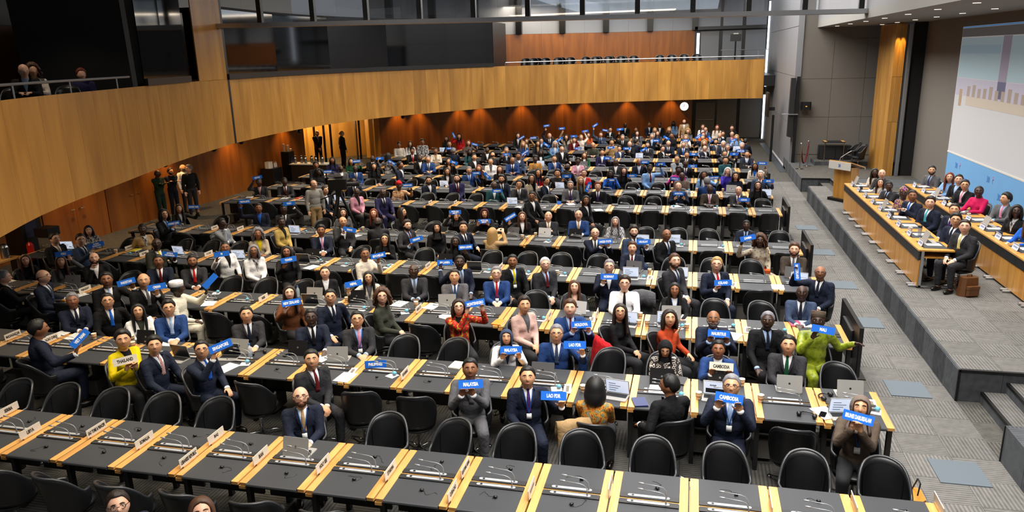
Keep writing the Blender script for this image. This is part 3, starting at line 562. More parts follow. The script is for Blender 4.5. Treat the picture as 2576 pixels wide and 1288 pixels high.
# ------------------------------------------------------------------ who sits where (x y headheight heading headturn; arms; hair skin; clothes; extras; sign; row)
PEOPLE="""
-4.86 4.86 1.22 -45 0;l;sN 1;J navy white -;g;;Zf
-4.06 4.93 1.22 -51 0;l;lM 1;S charcoal;;;Zf
-4.37 7.24 1.19 -59 0;t;BM 1;J navy white tan;glv;;Af
-4.76 8.22 1.22 -35 -25;L;sK 2;J charcoal white darkred;w;;Bn
-2.60 8.28 1.23 -73 0;s;sK 3;J grey white stripe;w;MALAYSIA,-2.49,7.93,1.18,0,lb;Bn
-1.85 8.19 1.22 -72 -5;s;sK 2;J navy white purple;l;LAO PDR,-1.48,7.94,1.11,-2,r;Bn
-1.00 7.97 1.22 87 5;t;oK 2;S batik;;;Bn
-0.14 8.21 1.22 -239 45;o;sK 3;J black white -;;;Bn
0.54 8.28 1.26 -94 0;s;sG 2;J navy white sky;gl;CAMBODIA,0.50,7.93,1.26,-4,lr;Bn
1.88 8.07 1.22 -98 -5;s;h:taupe 2;W brown brown;l;BRUNEI DARUSSALAM,1.79,7.72,1.25,-6,cc;Bn
-1.76 9.71 1.21 -80 0;s;sG 2;J royal white slate;g;LAO PDR,-1.45,9.39,1.18,0,r;Bf
-2.49 9.71 1.11 -71 -5;s;h:slate 2;W white slate;;MALAYSIA,-2.34,9.37,1.05,0,lr;Bf
-0.26 9.71 1.08 -83 -5;y;h:black 2;S monogram;gd;;Bf
0.44 9.71 1.13 -93 0;s;sK 3;J royal white -;;~CAMBODIA,0.47,9.32,1.04,0,lr;Bf
1.33 9.79 1.22 -98 0;t;sK 2;J charcoal white green;;;Bf
1.82 10.75 1.24 -80 -20;s;kbrown 4;S limegreen;gR;MALI,1.84,10.35,1.25,-4,l;Cn
1.14 10.71 1.22 -81 -15;d;sG 4;J black sky navy;;;Cn
0.39 10.67 1.22 -92 0;s;BG 3;J navy sky slate;w;MAURITIUS,0.46,10.27,1.13,0,lr;Cn
-0.26 10.56 1.22 -29 -50;k;oN 2;S rust;;;Cn
-0.99 10.72 1.22 -25 -60;L;lN 2;S black;g;;Cn
-1.74 10.75 1.23 -71 -10;s;SM 1;J royal sky darkred;;MOLDOVA,-1.51,10.40,1.10,4,lr;Cn
-2.47 10.75 1.24 -42 -25;L;SN 2;W pink grey;;;Cn
1.80 12.19 1.20 -98 0;t;BK 4;J slate white navy;g;;Cf
2.25 13.33 1.22 -115 15;s;bG 3;J navy white navy;g;SWITZERLAND,1.85,13.25,1.24,-82,l;Dn
2.00 14.90 1.22 -98 0;t;SM 1;J umber white stripe;v;;Df
1.40 15.57 1.22 -65 -30;s;cM 4;S leopard;;ZAMBIA,1.15,15.24,1.34,16,l;En
1.27 17.49 1.09 -94 0;t;sK 4;J navy sky navy;;;Ef
-1.89 12.19 1.12 -76 -5;y;lM 1;W charcoal skin;;;Cf
-1.03 12.19 1.22 -85 0;y;SN 1;Q white black;g;;Cf
-0.20 12.19 1.15 -84 -5;y;lK 3;W black white;l;;Cf
0.49 13.40 1.28 -67 -25;s;sY 1;J navy white red;g;ICELAND,0.61,12.99,1.06,5,l;Dn
-0.26 13.40 1.31 -39 -30;L;sM 1;J charcoal white slate;v;;Dn
-1.40 13.20 1.22 -84 0;s;sG 1;J navy white -;g;NORWAY,-1.36,12.80,1.14,0,l;Dn
-2.60 13.16 1.22 -54 -15;L;sW 1;J charcoal sky darkred;g;;Dn
-1.11 14.84 1.16 -86 0;y;SM 1;J navy white darkred;m;;Df
-3.25 13.28 1.22 -56 -20;d;sK 3;J black white yellow;l;;Dn
-3.34 12.44 1.22 -75 0;t;sG 1;J royal white red;gl;;Cf
-4.05 12.19 1.21 -72 0;t;sN 2;J grey white slate;l;;Cf
-4.90 12.40 1.22 -68 0;t;BK 4;J charcoal sky stripe;;;Cf
-4.23 13.06 1.22 -52 -20;s;sK 4;J navy sky stripe;w;SRI LANKA,-4.58,13.24,1.15,0,l;Dn
-5.71 12.19 1.11 -65 0;s;lK 2;W cream grey;g;NEPAL,-5.80,11.74,1.12,7,l;Cf
-6.58 12.19 1.17 -62 0;l;uN 1;W black white;;;Cf
-6.51 10.75 1.23 -24 -35;s;lN 1;S chestnut;;NEW ZEALAND,-6.20,10.29,1.23,3,l;Cn
-5.73 10.70 1.22 -42 -20;o;sK 2;J navy white navy;g;;Cn
-5.56 9.73 1.22 -55 -5;y;sK 4;J navy white black;g;;Bf
-4.81 9.76 1.22 -59 -5;t;sK 2;J charcoal sky pinktie;gl;;Bf
-4.85 10.75 1.25 -1 -65;L;cM 1;S olive;g;;Cn
-3.46 10.55 1.22 -62 -10;s;oN 1;W redfloral black;g;MONTENEGRO,-3.13,10.36,1.36,8,lr;Cn
-6.65 9.71 1.21 -51 -5;t;sK 2;J charcoal white navy;;;Bf
-8.07 9.75 1.22 -50 0;t;SK 2;J royal white sky;g;;Bf
-8.63 9.71 1.15 -38 -10;t;lK 2;W white olive;;;Bf
-9.36 9.90 1.22 -37 -10;o;sK 2;J black white blue;g;;Bf
-9.99 9.83 1.22 -35 -10;t;sG 3;J navy white navy;;;Bf
-7.70 8.28 1.27 -17 -30;s;SK 2;W yellow black;;~THAILAND,-7.37,7.92,1.13,4,cr;Bn
-7.19 8.27 1.22 -9 -40;d;SK 2;J navy white redstripe;;;Bn
-6.43 8.25 1.22 -12 -40;s;sK 2;J navy white blue;g;SINGAPORE,-6.01,8.12,1.35,15,l;Bn
-9.15 8.28 1.33 58 -5;s;sK 3;J navy white -;;VIET NAM,-8.45,8.32,1.22,40,l;Bn
-10.11 10.75 1.30 -37 -10;s;sK 3;J black white sky;;PAKISTAN,-9.72,10.78,1.26,8,r;Cn
-9.34 10.75 1.32 -29 -20;s;bG 2;J black white grey;;OMAN,-8.96,10.61,1.26,3,c;Cn
-8.64 10.69 1.22 9 30;s;kwhite 4;S offwhite;;-,-8.18,11.01,1.28,42,l;Cn
-10.23 12.27 1.22 -50 0;t;sK 3;J navy white darkred;m;;Cf
-9.53 12.37 1.22 -52 0;t;sK 3;J charcoal white red;v;;Cf
-11.51 10.75 1.29 17 0;o;BM 1;J navy white slate;g;;Cn
-12.41 10.75 1.23 49 -10;t;sG 1;J black white -;;;Cn
-11.75 12.28 1.22 -46 0;k;bN 1;J black white -;v;;Cf
-12.50 12.19 1.15 -29 -15;s;lM 1;W grey black;;PERU,-12.32,12.12,1.33,0,r;Cf
-13.39 12.19 1.14 -22 -20;t;lM 1;S black;;;Cf
-13.81 13.40 1.28 -4 -10;o;sN 1;J black white tan;g;;Dn
-13.12 13.40 1.28 -1 -35;s;sN 1;J slate white navy;g;RUSSIAN FEDERATION,-12.58,13.27,1.22,8,l;Dn
-14.22 14.84 1.13 -36 -10;t;oN 1;S floralgrey;;;Df
-12.69 14.84 1.20 -29 -20;s;sK 4;W tan floralgrey;;MOZAMBIQUE,-12.79,15.01,0.83,-25,l;Df
-11.16 13.40 1.26 -30 -20;s;BK 4;J olive white yellow;g;ANTIGUA AND BARBUDA,-10.82,13.35,1.05,-14,r;Dn
-9.50 13.40 1.23 -25 -30;s;uK 3;W white black;;FIJI,-9.24,12.91,1.23,3,l;Dn
-8.75 13.28 1.22 -37 -20;L;oG 3;W white floralgrey;g;;Dn
-9.61 14.84 1.19 -47 -10;t;cG 3;W beige yellow;;;Df
-11.08 15.61 1.22 -5 -20;k;sK 4;J lightgrey white blue;gl;;En
-13.05 16.06 1.30 -11 -20;s;oK 2;J black sky slate;g;CHINESE TAIPEI,-12.68,15.94,1.10,4,c;En
-13.67 17.49 1.15 -37 -15;s;lN 2;W olive white;l;CHINESE TAIPEI,-13.28,17.60,1.18,-5,r;Ef
-11.21 17.49 1.22 -57 0;s;sK 3;J navy blue -;;TIMOR-LESTE,-11.46,17.27,1.43,0,l;Ef
-10.47 17.49 1.20 -59 0;s;sK 4;J charcoal white black;;TOGO,-10.22,17.36,1.39,3,r;Ef
-9.64 15.90 1.22 -14 -35;L;sK 4;W mustard black;;;En
-8.21 15.21 1.22 -62 0;t;SK 3;J navy white pinktie;l;;Df
-8.01 13.30 1.22 -39 -20;s;lK 3;S black;;TONGA,-7.72,12.88,1.18,6,l;Dn
-6.32 13.37 1.22 -25 -30;s;uK 3;S cream;;SEYCHELLES,-5.97,13.26,1.23,8,c;Dn
-6.50 14.84 1.17 -61 -5;C;lK 2;S black;g;;Df
-8.08 16.06 1.25 -53 0;s;bM 2;J charcoal white -;;TÜRKIYE,-7.76,15.74,1.13,-14,l;En
-6.42 15.96 1.22 -28 -20;s;SN 1;J charcoal sky darkred;v;UKRAINE,-6.05,15.59,0.99,14,l;En
-5.65 15.85 1.22 -50 -15;L;h:black 2;S black;;;En
-5.04 15.93 1.22 -42 -30;o;SN 2;J navy white navy;;;En
-4.87 14.84 1.16 -67 -5;s;lK 4;S black;;SIERRA LEONE,-4.55,14.53,1.13,2,c;Df
-5.69 17.49 1.13 -72 0;s;h:black 2;S black;;UNITED ARAB EMIRATES,-5.63,17.23,1.29,0,lr;Ef
-4.96 17.53 1.22 -74 0;s;h:maroon 2;S black;;UNITED ARAB EMIRATES,-4.87,17.16,1.10,0,lr;Ef
-4.23 15.46 1.21 75 0;p;lY 1;S tan;;;En
-7.91 17.49 1.16 -66 0;l;lR 1;S black;;;Ef
-8.78 17.49 1.15 -53 0;l;oN 1;W grey black;;;Ef
-7.18 16.06 1.25 114 0;t;BK 4;J charcoal white -;;;En
-7.15 17.49 1.20 -28 20;l;lN 2;S black;;;Ef
-4.00 17.49 1.17 -72 -5;s;lM 1;W black white;;UNITED KINGDOM,-4.20,17.11,1.23,30,l;Ef
-3.34 17.49 1.20 -79 0;C;BM 1;J charcoal white tan;;;Ef
-2.62 17.62 1.22 -82 0;t;BM 1;J royal white tan;gm;;Ef
-1.72 17.49 1.11 -84 0;t;lG 1;S plaid;;;Ef
-1.99 15.77 1.22 -78 -5;s;bG 1;J navy white olive;g;UNITED STATES,-1.72,15.40,1.13,4,lr;En
-1.18 16.02 1.22 -66 -20;s;SN 1;J slate white navy;v;URUGUAY,-0.94,15.69,1.08,2,r;En
-0.48 15.82 1.22 -53 -15;L;BN 3;J black white slate;g;;En
-4.27 19.88 1.22 -38 -40;d;sK 3;J black white -;g;;Fn
-2.72 19.47 1.22 -32 -40;L;lK 3;W black white;;;Fn
-3.48 21.76 1.22 -81 0;t;sG 1;J grey white purple;gv;;Ff
-2.65 21.65 1.22 -83 0;s;SR 1;J black white purple;;ST LUCIA,-2.88,21.24,1.27,68,c;Ff
-3.30 22.54 1.23 -62 -20;l;lY 1;W charcoal grey;g;;Gn
-5.06 21.82 1.22 -77 0;k;SN 2;J charcoal white stripe;g;;Ff
-4.38 22.49 1.22 -19 -20;o;SK 2;J navy white -;;;Gn
-4.85 22.62 1.27 -38 -40;L;lN 2;W beige black;g;;Gn
-5.79 22.54 1.25 -66 -10;d;SK 2;J navy white black;v;;Gn
-5.77 21.56 1.22 -75 0;s;bK 4;J teal white -;;BARBADOS,-5.58,21.18,1.12,0,r;Ff
-4.94 24.13 1.22 -73 -5;t;lK 2;W red black;l;;Gf
-4.28 24.06 1.22 -70 -10;s;SK 2;S black;;CHINA,-3.92,23.75,1.17,0,lr;Gf
-3.41 24.13 1.22 -82 0;t;uN 1;W red white;;;Gf
-2.53 23.97 1.22 -84 0;s;lK 4;W blue blue;;CANADA,-2.45,23.59,1.09,0,lr;Gf
-2.18 24.70 1.22 -65 -20;s;lN 1;S black;;GEORGIA,-1.88,24.39,1.11,3,l;Hn
-6.41 24.77 1.22 -65 -10;l;lM 1;W black white;;;Hn
-0.35 21.86 1.22 -89 0;s;bG 1;J navy white slate;;ARGENTINA,-0.33,21.49,1.08,0,lr;Ff
0.53 21.57 1.22 -91 0;t;BK 4;J umber white pinktie;;;Ff
1.30 21.50 1.20 -93 0;s;bG 1;J charcoal white darkred;;ALBANIA,1.43,21.08,1.01,0,lr;Ff
1.87 22.24 1.22 -95 0;o;lN 1;S black;g;;Gn
2.09 24.20 1.22 -95 0;s;sW 1;J slate white red;;BRAZIL,2.30,23.75,1.10,0,r;Gf
1.34 23.97 1.21 -93 0;l;oK 2;S navy;;;Gf
1.13 24.81 1.22 -83 -10;k;oW 1;S violet;g;;Hn
0.39 24.07 1.22 -91 0;s;lK 3;W skyblue white;;CABO VERDE,0.69,23.69,1.19,4,r;Gf
0.46 22.54 1.25 89 0;t;sG 2;S royal;;;Gn
-0.28 23.97 1.19 -89 0;l;BK 4;S taupe;;;Gf
-0.42 24.94 1.22 -69 -20;s;SK 4;S magenta;;CAMEROON,-0.51,24.49,1.01,-5,l;Hn
-1.35 25.01 1.26 -67 -20;s;sK 4;J skyblue white darkred;;GUINEA,-0.99,24.84,1.43,6,c;Hn
-1.82 26.86 1.22 -86 0;s;bK 3;J navy white sky;;GERMANY,-1.60,26.48,1.26,0,c;Hf
-0.20 26.54 1.22 -90 0;s;BK 4;J black white purple;g;GABON,0.03,26.13,1.19,0,c;Hf
-0.53 27.48 1.26 -64 -25;C;uK 2;W lightgrey black;;;In
-0.19 28.91 1.22 -90 0;s;sK 2;J black white black;;KOREA,0.05,28.53,1.28,0,r;If
1.20 29.35 1.21 -77 -15;s;sK 2;J charcoal white -;;JAPAN,1.52,29.02,1.23,0,lr;Jn
1.15 27.45 1.22 -62 -30;L;SK 2;S teal;;;In
2.00 29.15 1.22 -94 0;y;sK 2;J navy white sky;;;If
2.09 26.44 1.16 -95 0;s;lK 3;W cream blue;;ECUADOR,2.29,26.09,1.31,0,r;Hf
0.48 31.38 1.15 -51 -40;o;bN 1;J navy white -;g;;Jf
-0.36 31.94 1.24 -89 0;t;sG 1;J navy white blue;;;Jf
-0.99 32.42 1.23 -88 0;t;bW 1;J navy white black;;;Kn
-1.21 31.38 1.14 -33 -25;o;SN 1;J black white -;;;Jf
-1.83 31.85 1.22 -87 0;s;sN 1;J charcoal white navy;gv;INDIA,-1.96,31.45,1.08,28,l;Jf
1.25 32.32 1.22 -92 0;t;sW 1;J navy white navy;g;;Kn
1.39 31.38 1.20 -93 0;o;sG 1;J charcoal white -;g;;Jf
1.96 31.76 1.22 -94 0;s;sW 1;J navy white tan;;EUROPEAN UNION,1.90,31.38,1.05,0,lr;Jf
0.98 33.85 1.14 -62 -30;s;SN 2;J slate white tan;v;FRANCE,0.75,34.12,1.23,-62,c;Kf
0.44 34.74 1.22 -91 0;s;sG 1;J navy white navy;;FINLAND,0.24,34.43,1.30,35,l;Ln
1.22 36.32 1.16 -92 0;t;BN 1;J navy white navy;;;Lf
1.90 34.86 1.22 -93 0;s;lY 1;S skyblue;;ESTONIA,1.75,34.48,1.13,20,l;Ln
1.77 36.32 1.21 -93 0;l;bG 1;J grey pinktie -;g;;Lf
2.22 33.85 1.14 66 0;o;SK 2;J navy white -;;;Kf
-1.81 34.89 1.27 -87 0;s;sG 1;J navy white sky;;PORTUGAL,-1.60,34.48,1.11,0,r;Ln
-0.94 34.89 1.29 -88 0;s;uK 3;S black;;SPAIN,-1.15,34.52,1.23,-28,l;Ln
-0.30 34.73 1.22 -90 0;s;oY 1;S cream;;SWEDEN,-0.30,34.36,1.13,0,lr;Ln
0.48 32.42 1.25 -91 0;l;oY 1;S floralgrey;;;Kn
-2.38 32.66 1.26 64 -10;o;sN 2;J navy white -;;;Kn
-2.60 32.23 1.22 -85 0;s;BW 1;J black white -;;IRELAND,-2.68,31.81,1.08,0,lr;Kn
-2.60 36.55 1.22 -86 0;l;lN 1;W grey white;;;Lf
-1.64 36.54 1.22 -87 0;l;lM 1;S slate;;;Lf
-1.88 38.79 1.16 -87 0;l;lY 1;S cream;;;Mf
-2.83 38.79 1.18 -86 0;l;uK 3;S black;;;Mf
-2.28 41.13 1.22 -87 0;l;sK 3;J navy white -;l;;Xb
-1.71 40.79 1.22 -88 0;l;sK 4;J black white -;;;Xb
-1.04 41.73 1.22 -79 -10;l;lK 4;S skyblue;;;Xb
-0.45 39.35 1.52 -89 0;a;BN 1;J tan white -;v;;Mf
-0.30 40.13 1.22 -90 0;l;lG 1;S black;g;;Xb
-1.17 38.79 1.18 -88 0;l;oY 1;S black;;;Mf
-0.24 37.36 1.24 -90 0;y;cY 1;S grey;;;Mn
0.48 39.35 1.26 -91 0;l;lM 1;S white;;;Mf
0.61 38.79 1.18 -91 0;l;bG 1;J slate white grey;g;;Mf
1.18 39.35 1.23 -92 0;l;lR 1;S cream;;;Mf
1.89 39.18 1.22 -93 0;l;SN 1;S black;;;Mf
0.48 36.32 1.19 -91 0;l;oR 1;S orange;;;Lf
1.37 36.84 1.18 -72 -20;l;sN 2;J black white -;;;Lf
-3.55 40.85 1.22 -85 0;l;BK 4;J black white -;;;Xb
-3.14 34.83 1.22 -85 0;s;sG 1;J black white black;;EGYPT,-3.26,34.88,1.58,5,l;Ln
-4.12 38.79 1.19 -94 10;s;SK 2;J black white -;;DENMARK,-4.34,38.38,1.19,-10,r;Mf
-4.32 36.32 1.19 -83 0;s;SM 1;J slate sky navy;;CZECHIA,-4.60,36.36,1.63,32,l;Lf
-4.92 36.32 1.16 -82 0;l;lM 1;S orange;;;Lf
-5.06 34.83 1.22 -82 0;s;uY 1;S cream;;CROATIA,-4.90,35.03,1.48,8,c;Ln
-5.24 33.85 1.20 -81 0;s;sN 2;J darkred white -;;ITALY,-5.30,34.15,1.34,0,r;Kf
-5.76 34.82 1.22 -81 0;s;oK 1;W beige black;;BELGIUM,-5.97,34.83,1.63,3,c;Ln
-6.57 34.89 1.29 -79 0;s;BM 1;J navy white navy;;BULGARIA,-6.71,34.93,1.75,8,l;Ln
-5.81 32.16 1.22 -80 0;s;oW 1;W skyblue white;g;LATVIA,-5.57,31.95,1.44,34,c;Kn
-5.43 34.33 1.09 -81 0;s;sG 1;J grey white navy;g;COSTA RICA,-5.00,33.53,0.86,0,c;Kf
-5.15 29.95 1.30 -60 -20;o;SN 1;J black white -;;;Jn
-4.11 31.80 1.22 -83 0;t;bG 2;S olive;g;;Jf
-3.38 32.42 1.27 -84 0;s;SN 2;S tan;;KUWAIT,-3.38,32.03,1.09,6,c;Kn
-2.97 31.38 1.13 -45 -40;o;SN 1;J slate white -;;;Jf
-3.44 29.42 1.22 -83 0;s;SK 2;J indigo white -;;GHANA,-3.19,29.04,1.04,-3,r;If
-2.64 26.74 1.22 -84 0;l;BK 4;J charcoal white -;;;Hf
-4.07 28.91 1.17 -82 0;t;lM 1;W green white;;;If
-4.02 26.88 1.22 -81 0;t;SK 4;W rosepink white;;;Hf
-5.01 27.48 1.23 -60 -20;o;sN 2;J royal white redstripe;;;In
-4.12 25.01 1.27 69 -10;t;BK 4;J charcoal white -;;;Hn
-5.85 29.15 1.22 -74 -5;s;lK 4;W teal white;;LIBERIA,-5.64,29.26,1.53,-34,r;If
-5.71 27.38 1.22 -58 -20;l;SK 4;S batik;;;In
-6.39 27.48 1.31 -37 -40;s;SK 3;J slate white -;;LIECHTENSTEIN,-6.07,27.30,1.47,34,l;In
-6.49 27.00 1.22 -76 0;t;bK 3;J royal white black;;;Hf
-7.45 29.95 1.22 -76 0;s;sG 2;J charcoal white sky;;JORDAN,-7.37,29.59,1.09,0,lr;Jn
-7.19 31.94 1.24 -77 0;t;lY 1;S royal;;;Jf
-7.45 33.85 1.15 -68 -10;s;lM 1;W tan white;;KYRGYZSTAN,-7.09,33.66,1.32,3,l;Kf
-8.09 34.89 1.29 -77 0;s;lN 1;W charcoal white;;LUXEMBOURG,-7.83,34.52,1.23,30,c;Ln
-6.61 32.35 1.22 -78 0;l;lN 2;W charcoal tan;;;Kn
-6.76 33.85 1.17 -79 0;l;sN 1;J black sky -;g;;Kf
-13.61 26.62 1.22 -63 0;l;lK 3;S indigo;;;Hf
-12.73 26.44 1.21 -54 -10;s;oK 2;S green;;HONG KONG,-12.41,26.25,1.24,3,r;Hf
-13.46 25.01 1.26 -62 0;l;SN 3;S charcoal;;;Hn
-12.85 23.97 1.16 -32 0;l;cK 4;S black;;;Gf
-12.27 24.57 1.22 -43 -10;s;BK 4;J grey white -;;COTE D'IVOIRE,-12.57,24.16,1.16,0,l;Hn
-11.72 24.61 1.22 -55 -10;l;BK 4;J royal white grey;;;Hn
-12.22 27.28 1.22 -66 0;t;BK 4;J black white -;;;In
-11.18 25.01 1.24 -46 -20;l;lK 2;S black;;;Hn
-11.67 27.48 1.28 53 0;s;lK 2;S floralgrey;;HAITI,-11.91,27.27,1.21,0,l;In
-10.18 25.01 1.29 -8 0;s;sK 3;J navy white -;;HONDURAS,-10.52,25.14,1.36,-30,c;Hn
-12.85 31.66 1.22 -58 -10;l;SN 3;S cream;;;Jf
-12.47 32.06 1.22 -59 -10;l;lK 2;W white black;;;Kn
-12.01 32.42 1.27 -60 -10;l;SK 3;S floralgrey;;;Kn
-11.41 29.53 1.22 -64 -5;t;SK 3;J black white red;;;Jn
-10.28 27.38 1.22 -69 0;l;BK 4;J black white -;;;In
-9.81 27.00 1.24 -65 -5;t;sG 2;J royal white grey;;;Hf
-10.39 29.57 1.22 -71 0;t;uK 3;W cream tan;;;Jn
-11.43 34.15 1.22 -71 0;l;lK 3;S black;;;Kf
-10.61 32.10 1.22 -72 0;s;uN 2;S black;g;ICELAND,-10.50,31.74,1.06,0,lr;Kn
-11.02 34.89 1.26 -72 0;s;lK 2;W red black;;HUNGARY,-11.15,34.48,1.35,-65,c;Ln
-9.82 32.42 1.23 -68 -5;s;oR 1;S taupe;;LITHUANIA,-9.45,32.19,1.19,-15,r;Kn
-9.62 29.60 1.22 98 0;t;sG 2;S navy;;;Jn
-8.83 29.30 1.22 -63 -10;l;lK 4;S teal;;;If
-8.27 29.95 1.22 -75 0;t;BK 4;J black white -;;;Jn
-7.76 28.91 1.15 95 0;t;BM 2;J charcoal white -;;;If
-8.13 27.48 1.26 -44 -10;o;sK 2;J black white -;;;In
-8.85 26.61 1.22 -62 -10;s;lN 2;W black skin;;JAMAICA,-8.57,26.32,1.22,-20,c;Hf
-7.25 26.70 1.22 -75 0;l;uK 2;W white grey;;;Hf
-7.41 24.43 1.22 -73 0;s;sG 2;J royal white blue;;COLOMBIA,-7.06,24.10,1.18,0,c;Gf
-7.20 24.91 1.22 -64 -10;s;lR 2;S black;;CHILE,-6.82,24.62,1.00,-48,l;Hn
-8.10 24.15 1.22 -71 0;y;lN 2;W black white;;;Gf
-7.26 22.54 1.25 -62 -10;L;sN 1;J indigo white darkred;v;;Gn
-8.10 22.23 1.22 -45 -25;L;SN 2;J navy white -;gv;;Gn
-8.81 21.50 1.17 -63 -5;s;tred 4;S printtan;;BURKINA FASO,-8.45,21.32,1.22,0,r;Ff
-8.73 20.00 1.22 -46 -20;d;BK 4;J indigo white black;;;Fn
-9.58 20.07 1.22 -34 -30;L;BK 4;W rosepink black;;;Fn
-10.53 21.94 1.20 -64 0;l;BK 4;J navy white black;;;Gn
-10.36 19.00 1.62 -41 5;a;bM 1;S shirtgrey;e;;@
-13.66 21.50 1.21 -58 0;s;sK 4;J charcoal redstripe -;;LESOTHO,-13.52,21.22,1.41,8,l;Ff
-12.82 21.63 1.22 -54 -5;t;sK 4;J charcoal white darkred;;;Ff
-10.61 20.07 1.24 -22 0;o;sN 2;J navy white -;;;Fn
-16.90 20.81 1.56 -11 20;X;BK 4;J pine pine -;;;@
-16.90 21.45 1.53 -22 10;X;sN 2;J navy black -;v;;@
-16.90 22.09 1.56 -13 30;a;BG 2;S white;;;@
-16.22 21.50 1.62 -33 -75;a;SG 1;S black;;;@
-17.49 32.88 1.62 -42 -10;A;BN 2;J black white grey;v;;@
-16.10 32.64 1.62 56 0;o;uY 1;J black black -;;;@
4.91 22.11 1.64 219 39;l;lK 4;S cream;;;S1
4.98 21.61 1.69 219 39;t;bG 1;J charcoal white -;;;S1
4.85 21.12 1.53 219 39;l;lN 1;W lightgrey cream;;;S1
4.85 20.22 1.57 218 38;t;sK 4;J charcoal sky black;;;S1
4.85 18.85 1.65 218 38;l;tpurple 4;S purpleprint;g;;S1
4.89 18.25 1.71 218 38;C;sN 3;J navy white blue;;;S1
5.04 17.46 1.71 217 37;l;SN 1;J navy white tealtie;b;;S1
5.29 16.71 1.71 216 36;l;sN 2;J navy white purple;;;S1
5.02 15.70 1.71 216 36;l;SK 2;J navy white navy;g;;S1
5.00 15.12 1.71 216 36;l;sN 1;J charcoal white yellowtie;;;S1
6.40 22.36 1.68 217 37;l;sK 2;J grey sky indigo;v;;S2
6.48 21.13 1.69 216 36;y;lR 1;S skyblue;;;S2
6.54 20.63 1.71 216 36;l;sN 1;J black sky -;;;S2
6.43 19.81 1.71 216 36;t;sK 2;J black white pinktie;g;;S2
6.46 18.96 1.71 216 36;y;uK 4;S fuchsia;;;S2
6.70 18.07 1.71 215 -15;t;SK 2;J grey sky pinktie;;;S2
6.42 16.70 1.71 214 34;l;oK 4;W black floralgrey;g;;S2
6.40 15.96 1.66 214 34;y;lM 1;S blue;;;S2
-12.84 12.50 4.94 -50 20;t;bN 1;J black sky -;;;Qb
-13.13 13.00 4.93 -50 20;t;cM 2;W cream grey;;;Qb
-12.80 13.90 4.82 -50 20;l;SR 1;S indigo;;;Qb
"""
